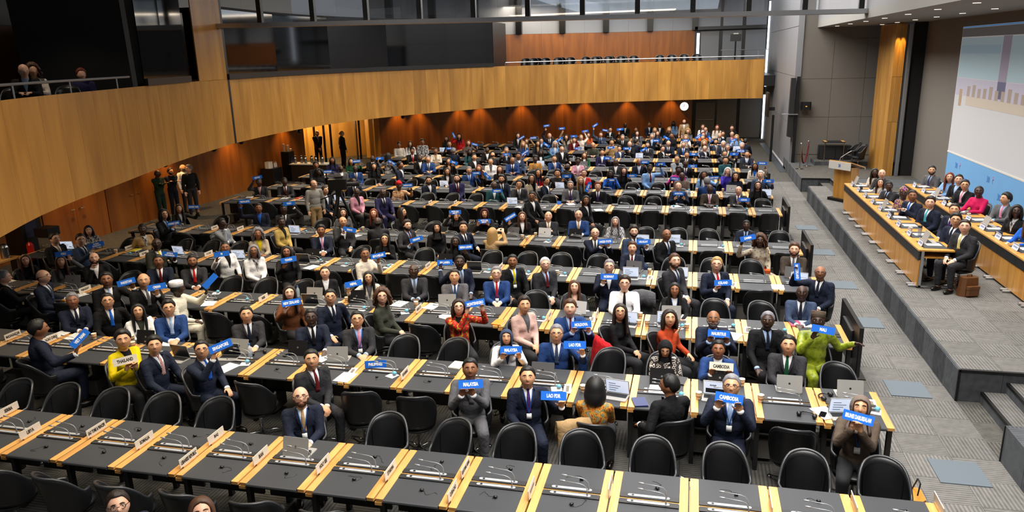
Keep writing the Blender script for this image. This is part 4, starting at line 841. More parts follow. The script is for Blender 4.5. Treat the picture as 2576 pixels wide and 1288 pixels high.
# kind x y row detail
ITEMS="""
lapb -4.13 6.73 A silver
lapb -5.59 9.42 B black
lapb -4.90 9.29 B silver
lapb -6.50 9.32 B silver
lapb -1.85 9.25 B grey
lapb -0.28 9.33 B black
lapb 0.47 9.42 B black
lapb 1.31 9.39 B silver
lapb 2.02 9.37 B silver
laps 1.86 8.75 B page
laps -0.83 8.80 B doc
laps 0.39 8.97 B arrivals
laps -0.91 11.43 C doc
laps -0.29 11.54 C doc
lapb -0.24 11.90 C silver
lapb -1.76 11.90 C white
lapb -4.09 11.90 C silver
lapb -5.79 11.87 C black
laps -6.53 11.45 C dark
lapb -6.62 11.90 C silver
laps 2.01 14.11 D doc
lapb 1.97 14.55 D grey
laps -1.07 14.01 D doc
lapb -1.03 14.55 D grey
lapb -3.35 17.20 E white
lapb -2.61 17.20 E black
lapb -4.12 17.20 E grey
laps -0.14 14.15 D doc
laps -1.03 16.73 E doc
laps -0.33 16.82 E doc
laps -8.08 14.03 D dark
laps -4.21 13.97 D dark
lapb -4.98 14.55 D black
lapb -8.06 14.55 D black
laps -9.72 16.62 E doc
laps -11.35 14.26 D doc
lapb -11.91 11.90 C grey
laps -14.41 14.31 D doc
laps -9.71 14.14 D doc
laps -5.06 20.89 F doc
laps 2.17 22.96 G doc
laps -4.15 23.68 G doc
lapb 1.22 23.68 G silver
lapb -1.87 32.73 K white
laps -2.10 31.09 J doc
lapb -0.33 38.50 M grey
laps 1.87 33.56 K doc
lapb 1.86 28.62 I black
lapb -4.06 28.62 I grey
lapb -5.00 35.20 L grey
lapb -3.46 30.26 J black
lapb -8.23 35.20 L grey
laps -5.75 28.62 I doc
laps -8.09 23.68 G doc
lapb -7.32 23.68 G grey
laps -10.55 20.80 F doc
laps -11.18 32.73 K doc
lapb -8.21 9.41 B black
laps -6.56 9.06 B dark
laps -7.28 8.86 B dark
cup -1.26 8.83 B 
cup 0.19 8.89 B 
cup 0.94 8.95 B 
cup -0.73 11.76 C 
cup -0.73 11.40 C 
cup -0.60 11.42 C 
cup 0.02 11.34 C 
cup 0.74 9.39 B 
cup -2.51 14.00 D 
cup -0.73 14.38 D 
cup -3.59 17.13 E 
cup -3.86 16.88 E 
cup -3.71 16.70 E 
cup -5.96 11.75 C 
cup -5.95 11.47 C 
cup -4.62 11.71 C 
cup -9.21 9.35 B 
cup -8.52 9.38 B 
cup -8.31 9.14 B 
cup -13.36 16.77 E 
cup -12.96 14.21 D 
cup -0.57 23.68 G 
cup 0.18 23.68 G 
cup 0.97 23.68 G 
cup 1.04 21.09 F 
cup 1.72 23.59 G 
cup -8.10 17.20 E 
cake -3.88 8.87 B 
cake -5.47 11.41 C 
cake -4.67 11.38 C 
cake -1.58 8.86 B 
cake -0.02 8.92 B 
cake -2.28 11.41 C 
cake -1.65 11.44 C 
cake -0.05 11.43 C 
cake 0.73 11.56 C 
cake -3.09 14.02 D 
cake -2.36 14.02 D 
cake -0.82 14.05 D 
cake -3.18 16.65 E 
cake -0.16 16.68 E 
cake 0.74 16.66 E 
cake -7.76 14.23 D 
cake -7.06 14.04 D 
cake -6.10 14.03 D 
cake -3.92 14.04 D 
cake -9.47 16.77 E 
cake 1.49 11.48 C 
cake -8.66 11.84 C 
cake -7.82 11.51 C 
cake -12.53 14.15 D 
cake -1.59 23.68 G 
cake -0.81 23.68 G 
cake -0.05 23.68 G 
cake 0.73 21.12 F 
cake -0.45 21.06 F 
cake 1.51 20.86 F 
cake 2.27 8.92 B 
cake -12.58 16.78 E 
cake -6.16 8.88 B 
paper -4.97 11.80 C 
paper -4.35 11.76 C 
paper -3.93 11.34 C 
paper -5.15 9.29 B 
paper -7.88 9.42 B 
paper -6.37 8.69 B 
paper -9.62 9.40 B 
paper -9.96 9.42 B 
paper -0.32 9.08 B 
paper 1.66 8.77 B 
paper 1.62 13.84 D 
paper 1.84 11.90 C 
paper -2.48 20.42 F 
paper -7.74 13.78 D 
paper -8.03 16.63 E 
paper -8.76 11.45 C 
paper -8.45 11.26 C 
paper -13.55 11.81 C 
paper -11.30 11.28 C 
paper -4.14 20.69 F 
paper -3.38 21.19 F 
paper -4.77 20.63 F 
paper -0.38 21.19 F 
paper -13.87 21.21 F 
paper -12.59 21.21 F 
paper -4.53 8.69 B 
paper 0.71 11.17 C 
paper -4.13 20.74 F 
note -0.52 8.65 B navy
note -2.98 11.15 C orange
note 1.69 11.88 C pink
note -12.12 21.21 F red
note -2.10 21.21 F black
note -12.68 14.51 D yellow
note -3.13 9.35 B cream
note -0.05 9.38 B black
note -1.61 11.78 C black
phone -5.74 9.28 B 
phone 1.63 8.72 B 
phone -4.76 11.20 C 
plate -8.32 6.89 A SERBIA
plate -7.54 6.47 A LIBYA
plate -6.75 6.66 A SAO TOME & PRINCIPE
plate -5.99 6.54 A SOMALIA
plate -5.22 6.79 A IRAQ
plate -5.23 6.29 A LEBANESE REPUBLIC
plate -4.46 6.49 A IRAN
plate -3.70 6.46 A HOLY SEE
plate -2.93 6.48 A ETHIOPIA
plate -2.16 6.68 A EQUATORIAL GUINEA
plate -2.16 6.24 A CURACAO
plate -1.41 6.44 A 
plate -0.65 6.63 A 
plate 0.87 6.62 A 
plate 1.63 6.77 A 
plate 2.31 6.91 A OBSERVERS
plate -3.71 8.86 B MYANMAR
plate -7.62 11.57 C NIGER
plate -4.52 11.47 C MOROCCO
plate -10.65 9.14 B MADAGASCAR
plate -9.89 9.11 B MACAO CHINA
plate -11.44 11.50 C PARAGUAY
plate -12.23 14.10 D GUYANA
plate -10.71 14.32 D ST LUCIA
plate -12.35 16.77 E 
plate -11.52 16.76 E 
plate -13.18 14.55 D 
plate -5.28 14.09 D 
plate -9.20 16.65 E 
plate -6.88 14.21 D 
plate -7.67 20.73 F 
plate -6.91 20.81 F 
plate -9.27 16.65 E 
plate -2.18 11.51 C 
plate -1.43 11.72 C 
plate -3.74 14.24 D 
flag -1.47 8.88 B 
flag -1.50 11.57 C 
flag -0.71 14.10 D 
flag -4.52 8.88 B 
flag 2.25 9.11 B 
flag 0.84 13.87 D 
flag 0.94 11.48 C 
flag -7.61 14.13 D 
flag -6.14 14.14 D 
flag -0.03 11.90 C 
flag 0.05 23.44 G 
flag 0.82 23.47 G 
flag 0.04 20.69 F 
bottle -6.27 9.13 B 
bottle 1.57 28.62 I 
bottle -4.71 30.26 J 
bottle -7.01 11.90 C 
headset 1.44 8.64 B 
headset -6.20 9.24 B 
headset 1.74 9.20 B 
blue -3.72 21.16 F 
"""
import re
# ================================================================== PEOPLE
SKIN={'1':'D9A88C','2':'CC9872','3':'8A5A3C','4':'3E261A'}
LIPS={'1':'B4665C','2':'A0594C','3':'70382E','4':'3A1C18'}
HAIRC=dict(K='0C0B0B',N='22160F',M='4A2E1B',Y='A8844F',G='77757A',W='C9C8C8',R='6E2E14')
CLOTH=dict(pine='10281E',navy='151C2E',royal='1D3A6E',black='0D0D10',charcoal='2A2A2E',grey='56565A',lightgrey='8C9097',slate='33415A',umber='3C322A',brown='54473C',olive='35372E',tan='A88A62',
 white='E6E6E8',offwhite='DAD6C6',cream='D8CDBE',red='B81820',darkred='5E1418',pink='C9A59A',rosepink='C98FA2',pinktie='D088A0',yellow='C9B400',mustard='B49A55',yellowtie='CDBF78',orange='C8541A',rust='A23A18',chestnut='5A3218',
 limegreen='7E8C18',green='0E4A2E',teal='1E4A52',tealtie='3FA0B4',sky='9FB8DC',skyblue='7FA8DC',blue='1857B8',purple='3F2460',violet='3A2AA0',indigo='26244A',taupe='6B5E56',maroon='3A1218',beige='A89A86',magenta='B0307A',fuchsia='B81050',shirtgrey='9A9894',stripe='x',redstripe='x')
def cloth(c):
    if c=='stripe': return pattern('striped_tie',('2A2E44','B8B0A8','1A2036'),26,'stripe')
    if c=='redstripe': return pattern('red_striped_tie',('8E1420','C8C0BC'),22,'stripe')
    if c=='batik': return pattern('orange_batik',('7A3A0C','B86A14','C88A2A','6C6A3A','8A867A'),22,'noise')
    if c=='monogram': return pattern('dark_spotted_print',('30180E','120C0A','C8BEB4','1A1412'),22)
    if c=='leopard': return pattern('spotted_brown_print',('4A4038','8C8070','A39884'),18)
    if c=='redfloral': return pattern('red_floral',('2E4A1A','B81A14','C01C16','C8A030'),20,'noise')
    if c=='floralgrey': return pattern('grey_floral',('2A2A34','8C8A8E','C8C4C0'),20,'noise')
    if c=='plaid': return pattern('black_white_plaid',('2A2C34','CFCFD2'),40,'plaid')
    if c=='purpleprint': return pattern('purple_yellow_print',('4A1A5A','B8A018','7A2A7A','3A2A1A'),24,'noise')
    if c=='printtan': return pattern('tan_print',('8A5A38','B88A60','C8A880'),16,'noise')
    if c=='limegreen': return pattern('lime_damask',('66730F','7E8B1A','8F9A2A','727F14'),9,'noise',.45)
    if c=='skin': return mat('skin_1',SKIN['1'],.5)
    nw='cloth_'+c not in MC; m=mat('cloth_'+c,CLOTH[c],.82,noise=.10,nscale=90,spec=.25)
    if nw:
        nt=m.node_tree; tc=[q for q in nt.nodes if q.type=='TEX_COORD'][0]; n=nt.nodes.new('ShaderNodeTexNoise'); n.inputs['Scale'].default_value=9; n.inputs['Detail'].default_value=3; n.inputs['Distortion'].default_value=1.2
        bp=nt.nodes.new('ShaderNodeBump'); bp.inputs['Strength'].default_value=.55; bp.inputs['Distance'].default_value=.03; nt.links.new(tc.outputs['Object'],n.inputs['Vector']); nt.links.new(n.outputs['Fac'],bp.inputs['Height']); nt.links.new(bp.outputs[0],nt.nodes['Principled BSDF'].inputs['Normal'])
    return m
def hair_mat(k):
    n_='hair_'+k
    if n_ in MC: return MC[n_]
    m=mat(n_,HAIRC[k],.55,noise=.35,nscale=1,spec=.45); nt=m.node_tree; no=[q for q in nt.nodes if q.type=='TEX_NOISE'][0]; tc=[q for q in nt.nodes if q.type=='TEX_COORD'][0]
    ml=nt.nodes.new('ShaderNodeVectorMath'); ml.operation='MULTIPLY'; ml.inputs[1].default_value=(230,90,60); nt.links.new(tc.outputs['Object'],ml.inputs[0]); nt.links.new(ml.outputs[0],no.inputs['Vector'])
    bp=nt.nodes.new('ShaderNodeBump'); bp.inputs['Strength'].default_value=.35; bp.inputs['Distance'].default_value=.004; nt.links.new(no.outputs['Fac'],bp.inputs['Height']); nt.links.new(bp.outputs[0],nt.nodes['Principled BSDF'].inputs['Normal'])
    return m
A_,B_,C_=.082,.100,.109
def sstep(a,b,x):
    t=max(0,min(1,(x-a)/(b-a))); return t*t*(3-2*t)
def skull(d,off=0):
    x,y,z=d; a,b,c=A_+off,B_+off,C_+off
    p=[a*x,b*y,c*z]
    if z<0:
        s=sstep(0,-1,z); p[0]*=1-.17*s
        if y<0: p[1]*=1-.45*sstep(-.1,-.9,z)
        else: p[1]*=1-.08*s
    return p
def headsurf(d):
    p=skull(d); x,y,z=p
    if y>0:
        f=sstep(0,.05,y)
        nz=(sstep(.028,-.026,z) if z>-.026 else 1-sstep(-.026,-.042,z))
        y+=f*.025*math.exp(-(x/.0125)**2)*nz
        y-=f*.009*math.exp(-((abs(x)-.031)/.017)**2-((z-.006)/.013)**2)
        y+=f*.004*math.exp(-((z-.03)/.011)**2)*math.exp(-(x/.05)**2)
        y+=f*.006*math.exp(-(x/.024)**2-((z+.060)/.013)**2)
        y+=f*.010*math.exp(-(x/.022)**2-((z+.098)/.018)**2)
    return (x,y,z)
def headmesh(mb,M,nu=36,nv=26):
    V=[];F=[]
    for j in range(1,nv):
        th=PI*j/nv
        for i in range(nu):
            ph=2*PI*i/nu+PI/2; V.append(M@Vector(headsurf((math.sin(th)*math.cos(ph),math.sin(th)*math.sin(ph),math.cos(th)))))
    V+=[M@Vector((0,0,C_)),M@Vector((0,0,-C_))]; a=len(V)-2
    for j in range(nv-2):
        for i in range(nu): F.append((j*nu+i,(j+1)*nu+i,(j+1)*nu+(i+1)%nu,j*nu+(i+1)%nu))
    for i in range(nu): F.append((a,i,(i+1)%nu)); F.append((a+1,(nv-2)*nu+(i+1)%nu,(nv-2)*nu+i))
    mb.add(V,F)
    for s in (-1,1): mb.ell(M@Vector((s*.075,-.008,-.002)),(.011,.02,.031),8,7,M.to_3x3().to_4x4())
FP=[headsurf((math.sin(t)*math.cos(p),math.sin(t)*math.sin(p),math.cos(t))) for t in [PI*j/90 for j in range(20,80)] for p in [PI*i/120 for i in range(20,101)]]
def fy(x,z): return min(FP,key=lambda q:(q[0]-x)**2+(q[2]-z)**2)[1]
# hair -----------------------------------------------------------------
def interp(T,a):
    for (a0,v0),(a1,v1) in zip(T,T[1:]):
        if a<=a1: return v0+(v1-v0)*(a-a0)/(a1-a0)
    return T[-1][1]
TE=[(0,45),(38,45),(54,57),(68,77),(80,86),(100,84),(116,104),(140,118),(180,126)]
def hair_mesh(style):
    N=44; mb=MB(); cols=[]
    rnd=random.Random(3)
    def build(cols,close):
        """cols: list of (outer points, inner points)"""
        m=len(cols[0][0]); n=len(cols); V=[p for c in cols for p in c[0]]+[p for c in cols for p in c[1]]; K=n*m; F=[]
        rng=range(n) if close else range(n-1)
        for i in rng:
            k=(i+1)%n
            for j in range(m-1):
                F.append((i*m+j,i*m+j+1,k*m+j+1,k*m+j)); F.append((K+i*m+j,K+k*m+j,K+k*m+j+1,K+i*m+j+1))
            F.append((i*m+m-1,K+i*m+m-1,K+k*m+m-1,k*m+m-1)); F.append((i*m,k*m,K+k*m,K+i*m))
        if not close:
            for i in (0,n-1):
                for j in range(m-1): F.append((i*m+j,i*m+j+1,K+i*m+j+1,K+i*m+j))
        mb.add(V,F)
    def sc(az,th,off):
        a=R(az); return Vector(skull((math.sin(th)*math.sin(a),math.sin(th)*math.cos(a),math.cos(th)),off))
    if style in 'sSu':
        o0={'s':.014,'S':.021,'u':.011}[style]
        for i in range(N):
            az=360*i/N; a=min(az,360-az); te=R(interp(TE,a))
            out=[];inn=[]
            for j in range(11):
                th=.02+(te-.02)*j/10; e=(1-(j/10)**4)
                of=o0*(.05+.95*e)+((.014 if style=='S' else .007)*max(0,math.cos(th)) if style!='u' else 0)
                if style!='u': of+=rnd.uniform(-.004,.004)
                out.append(sc(az,th,of)); inn.append(sc(az,th,-.012))
            cols.append((out,inn))
        build(cols,True)
        if style=='u': mb.ell((0,-.115,.02),(.038,.034,.04),12,8)
    elif style in 'bB':
        o0=.007 if style=='b' else .003; a0=72 if style=='b' else 78
        for i in range(31):
            az=a0+(360-2*a0)*i/30; a=min(az,360-az); te=R(interp(TE,a)); ts=R(62 if style=='b' else 80) if a<150 else R(70 if style=='b' else 84)
            out=[];inn=[]
            for j in range(7):
                th=ts+(te-ts)*j/6; e=math.sin(PI*min(1,max(0,(j+.3)/6.6)))
                out.append(sc(az,th,o0*e+.001)); inn.append(sc(az,th,-.012))
            cols.append((out,inn))
        build(cols,False)
    elif style in 'loc':
        ze={'l':-.30,'o':-.135,'c':-.12}[style]; o0={'l':.018,'o':.024,'c':.040}[style]
        for i in range(N):
            az=360*i/N; a=min(az,360-az)
            out=[];inn=[]
            side=sstep(44,58,a)
            tf=R(interp([(0,42),(30,50),(50,64),(180,64)],a)); 
            for j in range(16):
                if j<8:
                    th=.02+(R(88)*side+tf*(1-side)-.02)*j/7; w=o0*(1 if side>.5 else 1-(j/7)**5*.8)
                    if style=='c': w+=rnd.uniform(-.012,.014)
                    out.append(sc(az,th,w)); inn.append(sc(az,th,-.010))
                else:
                    if side<.5: out.append(out[7].copy()); inn.append(inn[7].copy()); continue
                    s=(j-7)/8; z=out[7].z+(ze-out[7].z)*s
                    b=out[7]; k=1+ (.10*math.sin(PI*s) if style!='l' else -.12*s*(1 if b.y<0 else .3)+.12*math.sin(PI*s*.9))
                    q=Vector((b.x*k,b.y*k-(.01*s),z))
                    if style=='c': q+=Vector((rnd.uniform(-.012,.012),rnd.uniform(-.012,.012),0))
                    if style=='l' and s>.5: q+=Vector((0,.02*(s-.5) if b.y>0 else -.02*(s-.5),0))
                    out.append(q); inn.append(Vector((q.x*.80,q.y*.80,q.z)))
            cols.append((out,inn))
        build(cols,True)
    elif style=='h':
        for i in range(N):
            az=360*i/N; a=min(az,360-az); out=[];inn=[]
            side=sstep(38,52,a); tf=R(interp([(0,50),(45,62),(180,62)],a))
            for j in range(16):
                if j<8:
                    th=.02+(R(95)*side+tf*(1-side)-.02)*j/7
                    out.append(sc(az,th,.016)); inn.append(sc(az,th,-.006))
                else:
                    s=(j-7)/8
                    if side<.5:
                        out.append(out[7].copy()); inn.append(inn[7].copy()); continue
                    b=out[7]; z=b.z+(-.235-b.z)*s; k=(1-.20*math.sin(PI*min(1,s*1.3))*.8+.42*max(0,s-.45))
                    out.append(Vector((b.x*k,b.y*k,z))); inn.append(Vector((b.x*k*.86,b.y*k*.86,z)))
            cols.append((out,inn))
        build(cols,True)
        # under-chin drape that closes the scarf in front of the neck
        cols=[]
        for i in range(15):
            a=R(-62+124*i/14); out=[];inn=[]
            for j in range(7):
                s=j/6; r=.066+.052*s; z=-.105-.135*s
                out.append(Vector((r*math.sin(a)*1.05,r*math.cos(a)*.95+.012,z))); inn.append(Vector((r*.8*math.sin(a),r*.8*math.cos(a),z)))
            cols.append((out,inn))
        build(cols,False)
    elif style=='k':
        mb.lathe([(.088,.048),(.092,.052),(.094,.125),(.086,.132),(.02,.134)],24); mb.v=[(x*.93,y*1.1-.012,z) for x,y,z in mb.v]
    elif style=='t':
        mb.ell((0,-.012,.075),(.098,.118,.075),16,10); mb.ell((0,-.02,.125),(.06,.075,.045),14,8); mb.ell((.03,.045,.10),(.05,.05,.035),12,7)
    return mb.mesh('hair',True)
HM={}
def hairm(s):
    if s not in HM: HM[s]=hair_mesh(s)
    return HM[s]
def face_parts():
    e={}
    for s in (-1,1):
        y=fy(s*.031,.006); mb=MB().ell((s*.031,y-.002,.006),(.0135,.006,.0062),10,7); mb.ell((s*.031,y+.0022,.006),(.0058,.0028,.0058),8,6,mi=1); e['eye%d'%s]=mb.mesh('eye',True)
        mb=MB(); P=[(s*(.014+.036*t),fy(s*(.014+.036*t),.028+.004*math.sin(PI*t))+.0015,.029+.005*math.sin(PI*t)-.005*t) for t in (0,.25,.5,.75,1)]
        mb.tube(P,[.003,.0042,.0042,.0036,.002],6); e['brow%d'%s]=mb.mesh('eyebrow',True)
    mb=MB(); P=[(-.027+.054*t,fy(-.027+.054*t,-.060)-.0005,-.062+.008*(abs(2*t-1)**2)) for t in [i/6 for i in range(7)]]
    mb.tube(P,[.0015,.004,.0056,.006,.0056,.004,.0015],8); e['lips']=mb.mesh('lips',True)
    mb=MB()
    for s in (-1,1):
        y=fy(s*.031,.004)+.014; mb.tube([(s*.031+.0215*math.cos(k*PI/8),y-.004*abs(math.cos(k*PI/8)),.004+.0175*math.sin(k*PI/8)) for k in range(17)],.0023,5)
        mb.tube([(s*.052,y-.004,.01),(s*.078,.03,.012),(s*.080,-.01,.008)],.0022,5)
    mb.tube([(-.010,fy(0,.01)+.004,.008),(.010,fy(0,.01)+.004,.008)],.0022,5); e['glasses']=mb.mesh('glasses',True)
    def patch(keep,off,nm):
        V=[];F=[];idx={}
        A=[R(-100+200*i/30) for i in range(31)]; T=[R(90+78*j/22) for j in range(23)]
        for i,a in enumerate(A):
            for j,t in enumerate(T):
                d=(math.sin(t)*math.sin(a),math.sin(t)*math.cos(a),math.cos(t)); p=Vector(headsurf(d))
                if keep(p): idx[i,j]=len(V); V.append(p+Vector(d)*off)
        for i in range(30):
            for j in range(22):
                q=[(i,j),(i+1,j),(i+1,j+1),(i,j+1)]
                if all(k in idx for k in q): F.append(tuple(idx[k] for k in q))
        n=len(V); V2=[v*.93 for v in V]; F2=[tuple(n+k for k in q[::-1]) for q in F]
        from collections import Counter
        ec=Counter(); 
        for q in F:
            for k in range(4): ec[(q[k],q[(k+1)%4])]+=1
        F3=[(b,a,n+a,n+b) for (a,b) in ec if (b,a) not in ec]
        return MB().add(V+V2,F+F2+F3).mesh(nm,True)
    mouth=lambda p:(p.x/.027)**2+((p.z+.062)/.011)**2<1
    e['beard']=patch(lambda p:((p.z<-.045 and p.y>-.02) or (p.z<-.01 and abs(p.x)>.058 and p.y>-.03)) and not mouth(p) and not(abs(p.x)<.012 and p.z>-.05),.005,'beard')
    mb=MB(); P=[(-.027+.054*t,fy(-.027+.054*t,-.046)+.001,-.047-.004*abs(2*t-1)) for t in [i/6 for i in range(7)]]
    mb.tube(P,[.002,.004,.005,.005,.005,.004,.002],6); e['moustache']=mb.mesh('moustache',True)
    mb=MB().tube([(.098*math.sin(a),-.01,.112*math.cos(a)+.012) for a in [R(-80+160*k/12) for k in range(13)]],.008,6); e['headband']=mb.mesh('headband',True)
    e['earcup']=MB().ell((0,0,0),(.018,.034,.040),10,8).mesh('ear_cup',True)
    return e
FACE=face_parts()
# bodies ---------------------------------------------------------------
PRE=dict(t=((-.055,.40,.79),(.055,.40,.79)),l=((-.085,.29,.63),(.085,.29,.63)),L=((-.02,.30,.64),(.06,.29,.66)),d=((-.19,.34,.62),(.19,.34,.62)),y=((-.12,.42,.80),(.12,.42,.80)),
 o=((-.30,.16,.70),(.16,.34,.66)),k=((-.10,.30,.70),(.07,.19,1.04)),C=((-.03,.25,.92),(.03,.25,.92)),p=((-.10,.36,1.18),(.10,.36,1.18)),s=((-.10,.30,.66),(.10,.30,.66)),R=((.36,.10,.80),(.36,.10,.80)),
 X=((.10,.20,1.32),(-.10,.19,1.30)),a=((-.24,.06,.84),(.24,.06,.84)),A=((-.03,.20,.92),(.03,.20,.92)))
STAND=set('XaA')
def ik(s,w,l1=.285,l2=.265,side=1):
    s=Vector(s);w=Vector(w); d=w-s; L=min(d.length,(l1+l2)*.985); L=max(L,.16); d.normalize(); w=s+d*L
    a=(l1*l1-l2*l2+L*L)/(2*L); h=math.sqrt(max(0,l1*l1-a*a))
    pole=Vector((side*.55,-.35,-1)); pole=(pole-d*pole.dot(d))
    if pole.length<1e-4: pole=Vector((side,0,0))
    return s+d*a+pole.normalized()*h,w
def hand(mb,w,d,side,curl=.5,k=1):
    """palm, four unequal bent fingers and a thumb leaving the side of the palm"""
    d=Vector(d).normalized(); a=Vector((-side*1.0,.0,.25)); u=(a-d*a.dot(d)).normalized(); n=-d.cross(u)*side   # u: thumb side, n: palm normal
    c=w+d*.05; Mx=Matrix((u,d,n)).transposed().to_4x4()
    mb.ell(c,(.040*k,.052*k,.017*k),12,8,Mx)
    mb.cap(w-d*.02,.026,w+d*.03,.027,8)
    for i,(o,L) in enumerate(((.030,.072),(.010,.080),(-.011,.075),(-.031,.060))):
        p=w+d*.088+u*o; q=d.copy(); r=.0092
        for s in range(3):
            q=(q*math.cos(curl)+n*math.sin(curl)*1).normalized(); e=p+q*L*(.45,.32,.25)[s]; mb.cap(p,r,e,r*.9,6); p=e; r*=.92
    p=w+d*.03+u*.032; q=(d*.65+u*.75).normalized(); e=p+q*.042; mb.cap(p,.0125,e,.011,6); q=(d*.9+u*.15+n*.35).normalized(); mb.cap(e,.011,e+q*.035,.0095,6)
HSC=1.13
def hmx(key):
    dz=.43 if key[7] else 0
    return Matrix.Translation(Vector((0,.03,1.215+dz)))@Matrix.Rotation(R(key[4]),4,'Z')@Matrix.Rotation(R(key[5]),4,'X')@Matrix.Scale(HSC,4)
def body_geo(key):
    (wl,wr,cl,cr,yaw,pitch,fem,stand)=key
    dz=.43 if stand else 0; k=.90 if fem else 1
    body=MB(); top=MB()
    body.ell((0,-.02,.53+dz),(.15,.11,.12)); body.ell((0,-.01,.70+dz),(.13*k,.10,.18)); body.ell((0,-.01,.90+dz),(.15*k,.10,.17))
    body.cap((-.15*k,-.01,1.01+dz),.05,(.15*k,-.01,1.01+dz),.05); body.cap((0,-.012,1.02+dz),.066,(0,.015,1.16+dz),.060)
    HMx=hmx(key)
    headmesh(body,HMx)
    sx=.185*k
    for side,w,cu in ((-1,wl,cl),(1,wr,cr)):
        s=Vector((side*sx,-.005,1.005+dz)); e,w=ik(s,w,side=side)
        body.cap(s,.045,e,.038); body.cap(e,.038,w,.027); hd=(w-e).normalized(); 
        hand(body,w,hd*.45+Vector((-side*.1,.1,.9)) if cu>.6 else hd*.8+Vector((0,.25,-.12)),side,cu*.55 if cu>.6 else cu*.9,.95 if fem else 1.05)
        top.cap(s,.067*k+.002,e,.056*k+.002); top.cap(e,.056*k+.002,w-hd*.015,.043)
    for side in (-1,1):
        if stand: h,kn,an=Vector((side*.09,0,.93)),Vector((side*.10,.02,.50)),Vector((side*.11,-.01,.09))
        else: h,kn,an=Vector((side*.09,0,.52)),Vector((side*.13,.42,.53)),Vector((side*.13,.38,.09))
        body.cap(h,.07,kn,.052); body.cap(kn,.05,an,.034); body.ell(an+Vector((0,.06,-.045)),(.035,.11,.032))
    top.ell((0,-.02,.585+dz),(.175*(.96 if fem else 1),.145,.15)); top.ell((0,0,.74+dz),(.165*k,.135,.20)); top.ell((0,-.005,.90+dz),(.185*k,.132,.185))
    if fem: top.ell((-.065,.075,.885+dz),(.07,.06,.07)); top.ell((.065,.075,.885+dz),(.07,.06,.07))
    top.cap((-.16*k,-.008,1.005+dz),.066,(.16*k,-.008,1.005+dz),.066); top.cap((0,-.018,1.0+dz),.10,(0,-.018,1.075+dz),.070)
    return body,top,HMx
def legs_geo(stand,skirt=False):
    t=MB()
    for side in (-1,1):
        if stand: h,kn,an=Vector((side*.09,0,.93)),Vector((side*.10,.02,.50)),Vector((side*.11,-.01,.12))
        else: h,kn,an=Vector((side*.09,0,.52)),Vector((side*.13,.42,.53)),Vector((side*.13,.38,.13))
        t.cap(h,.098,kn,.075); t.cap(kn,.074,an,.055)
    t.ell((0,-.01,.54 if not stand else .96),(.178,.14,.12)); return t
JOBS={}
def remesh_all(jobs):
    """jobs: key -> (MB, voxel, smooth iterations, decimate ratio); all evaluated at once in a scratch scene"""
    tmp=bpy.data.scenes.new('scratch'); hold=[]
    for k,(mb,vx,sm,dr) in jobs.items():
        if isinstance(mb,MB):
            me=mb.mesh('scratch'); o=bpy.data.objects.new('scratch',me)
            r=o.modifiers.new('r','REMESH'); r.mode='VOXEL'; r.voxel_size=vx; r.use_smooth_shade=True
            if sm: s=o.modifiers.new('s','SMOOTH'); s.iterations=sm; s.factor=.5
            if dr<1: d=o.modifiers.new('d','DECIMATE'); d.ratio=dr
        else: o=mb
        tmp.collection.objects.link(o); hold.append((k,o))
    vl=tmp.view_layers[0]
    with bpy.context.temp_override(scene=tmp,view_layer=vl): dg=bpy.context.evaluated_depsgraph_get()
    out={}
    for k,o in hold:
        me=bpy.data.meshes.new_from_object(o.evaluated_get(dg)); out[k]=me
    for k,o in hold:
        d=o.data; bpy.data.objects.remove(o)
        if isinstance(d,bpy.types.Mesh): bpy.data.meshes.remove(d)
    bpy.data.scenes.remove(tmp)
    return out
def text_curve(txt,size=.05,xs=.78):
    c=bpy.data.curves.new('text','FONT'); c.body=txt; c.align_x='CENTER'; c.align_y='CENTER'; c.size=size; c.extrude=.0006; c.resolution_u=2; c.offset=.0022
    return bpy.data.objects.new('scratch',c)
ROWP='Z A B C D E F G H I J K L M'
PEO=[l for l in PEOPLE.strip().split('\n')]
recs=[]; jobs={}
SGN={}
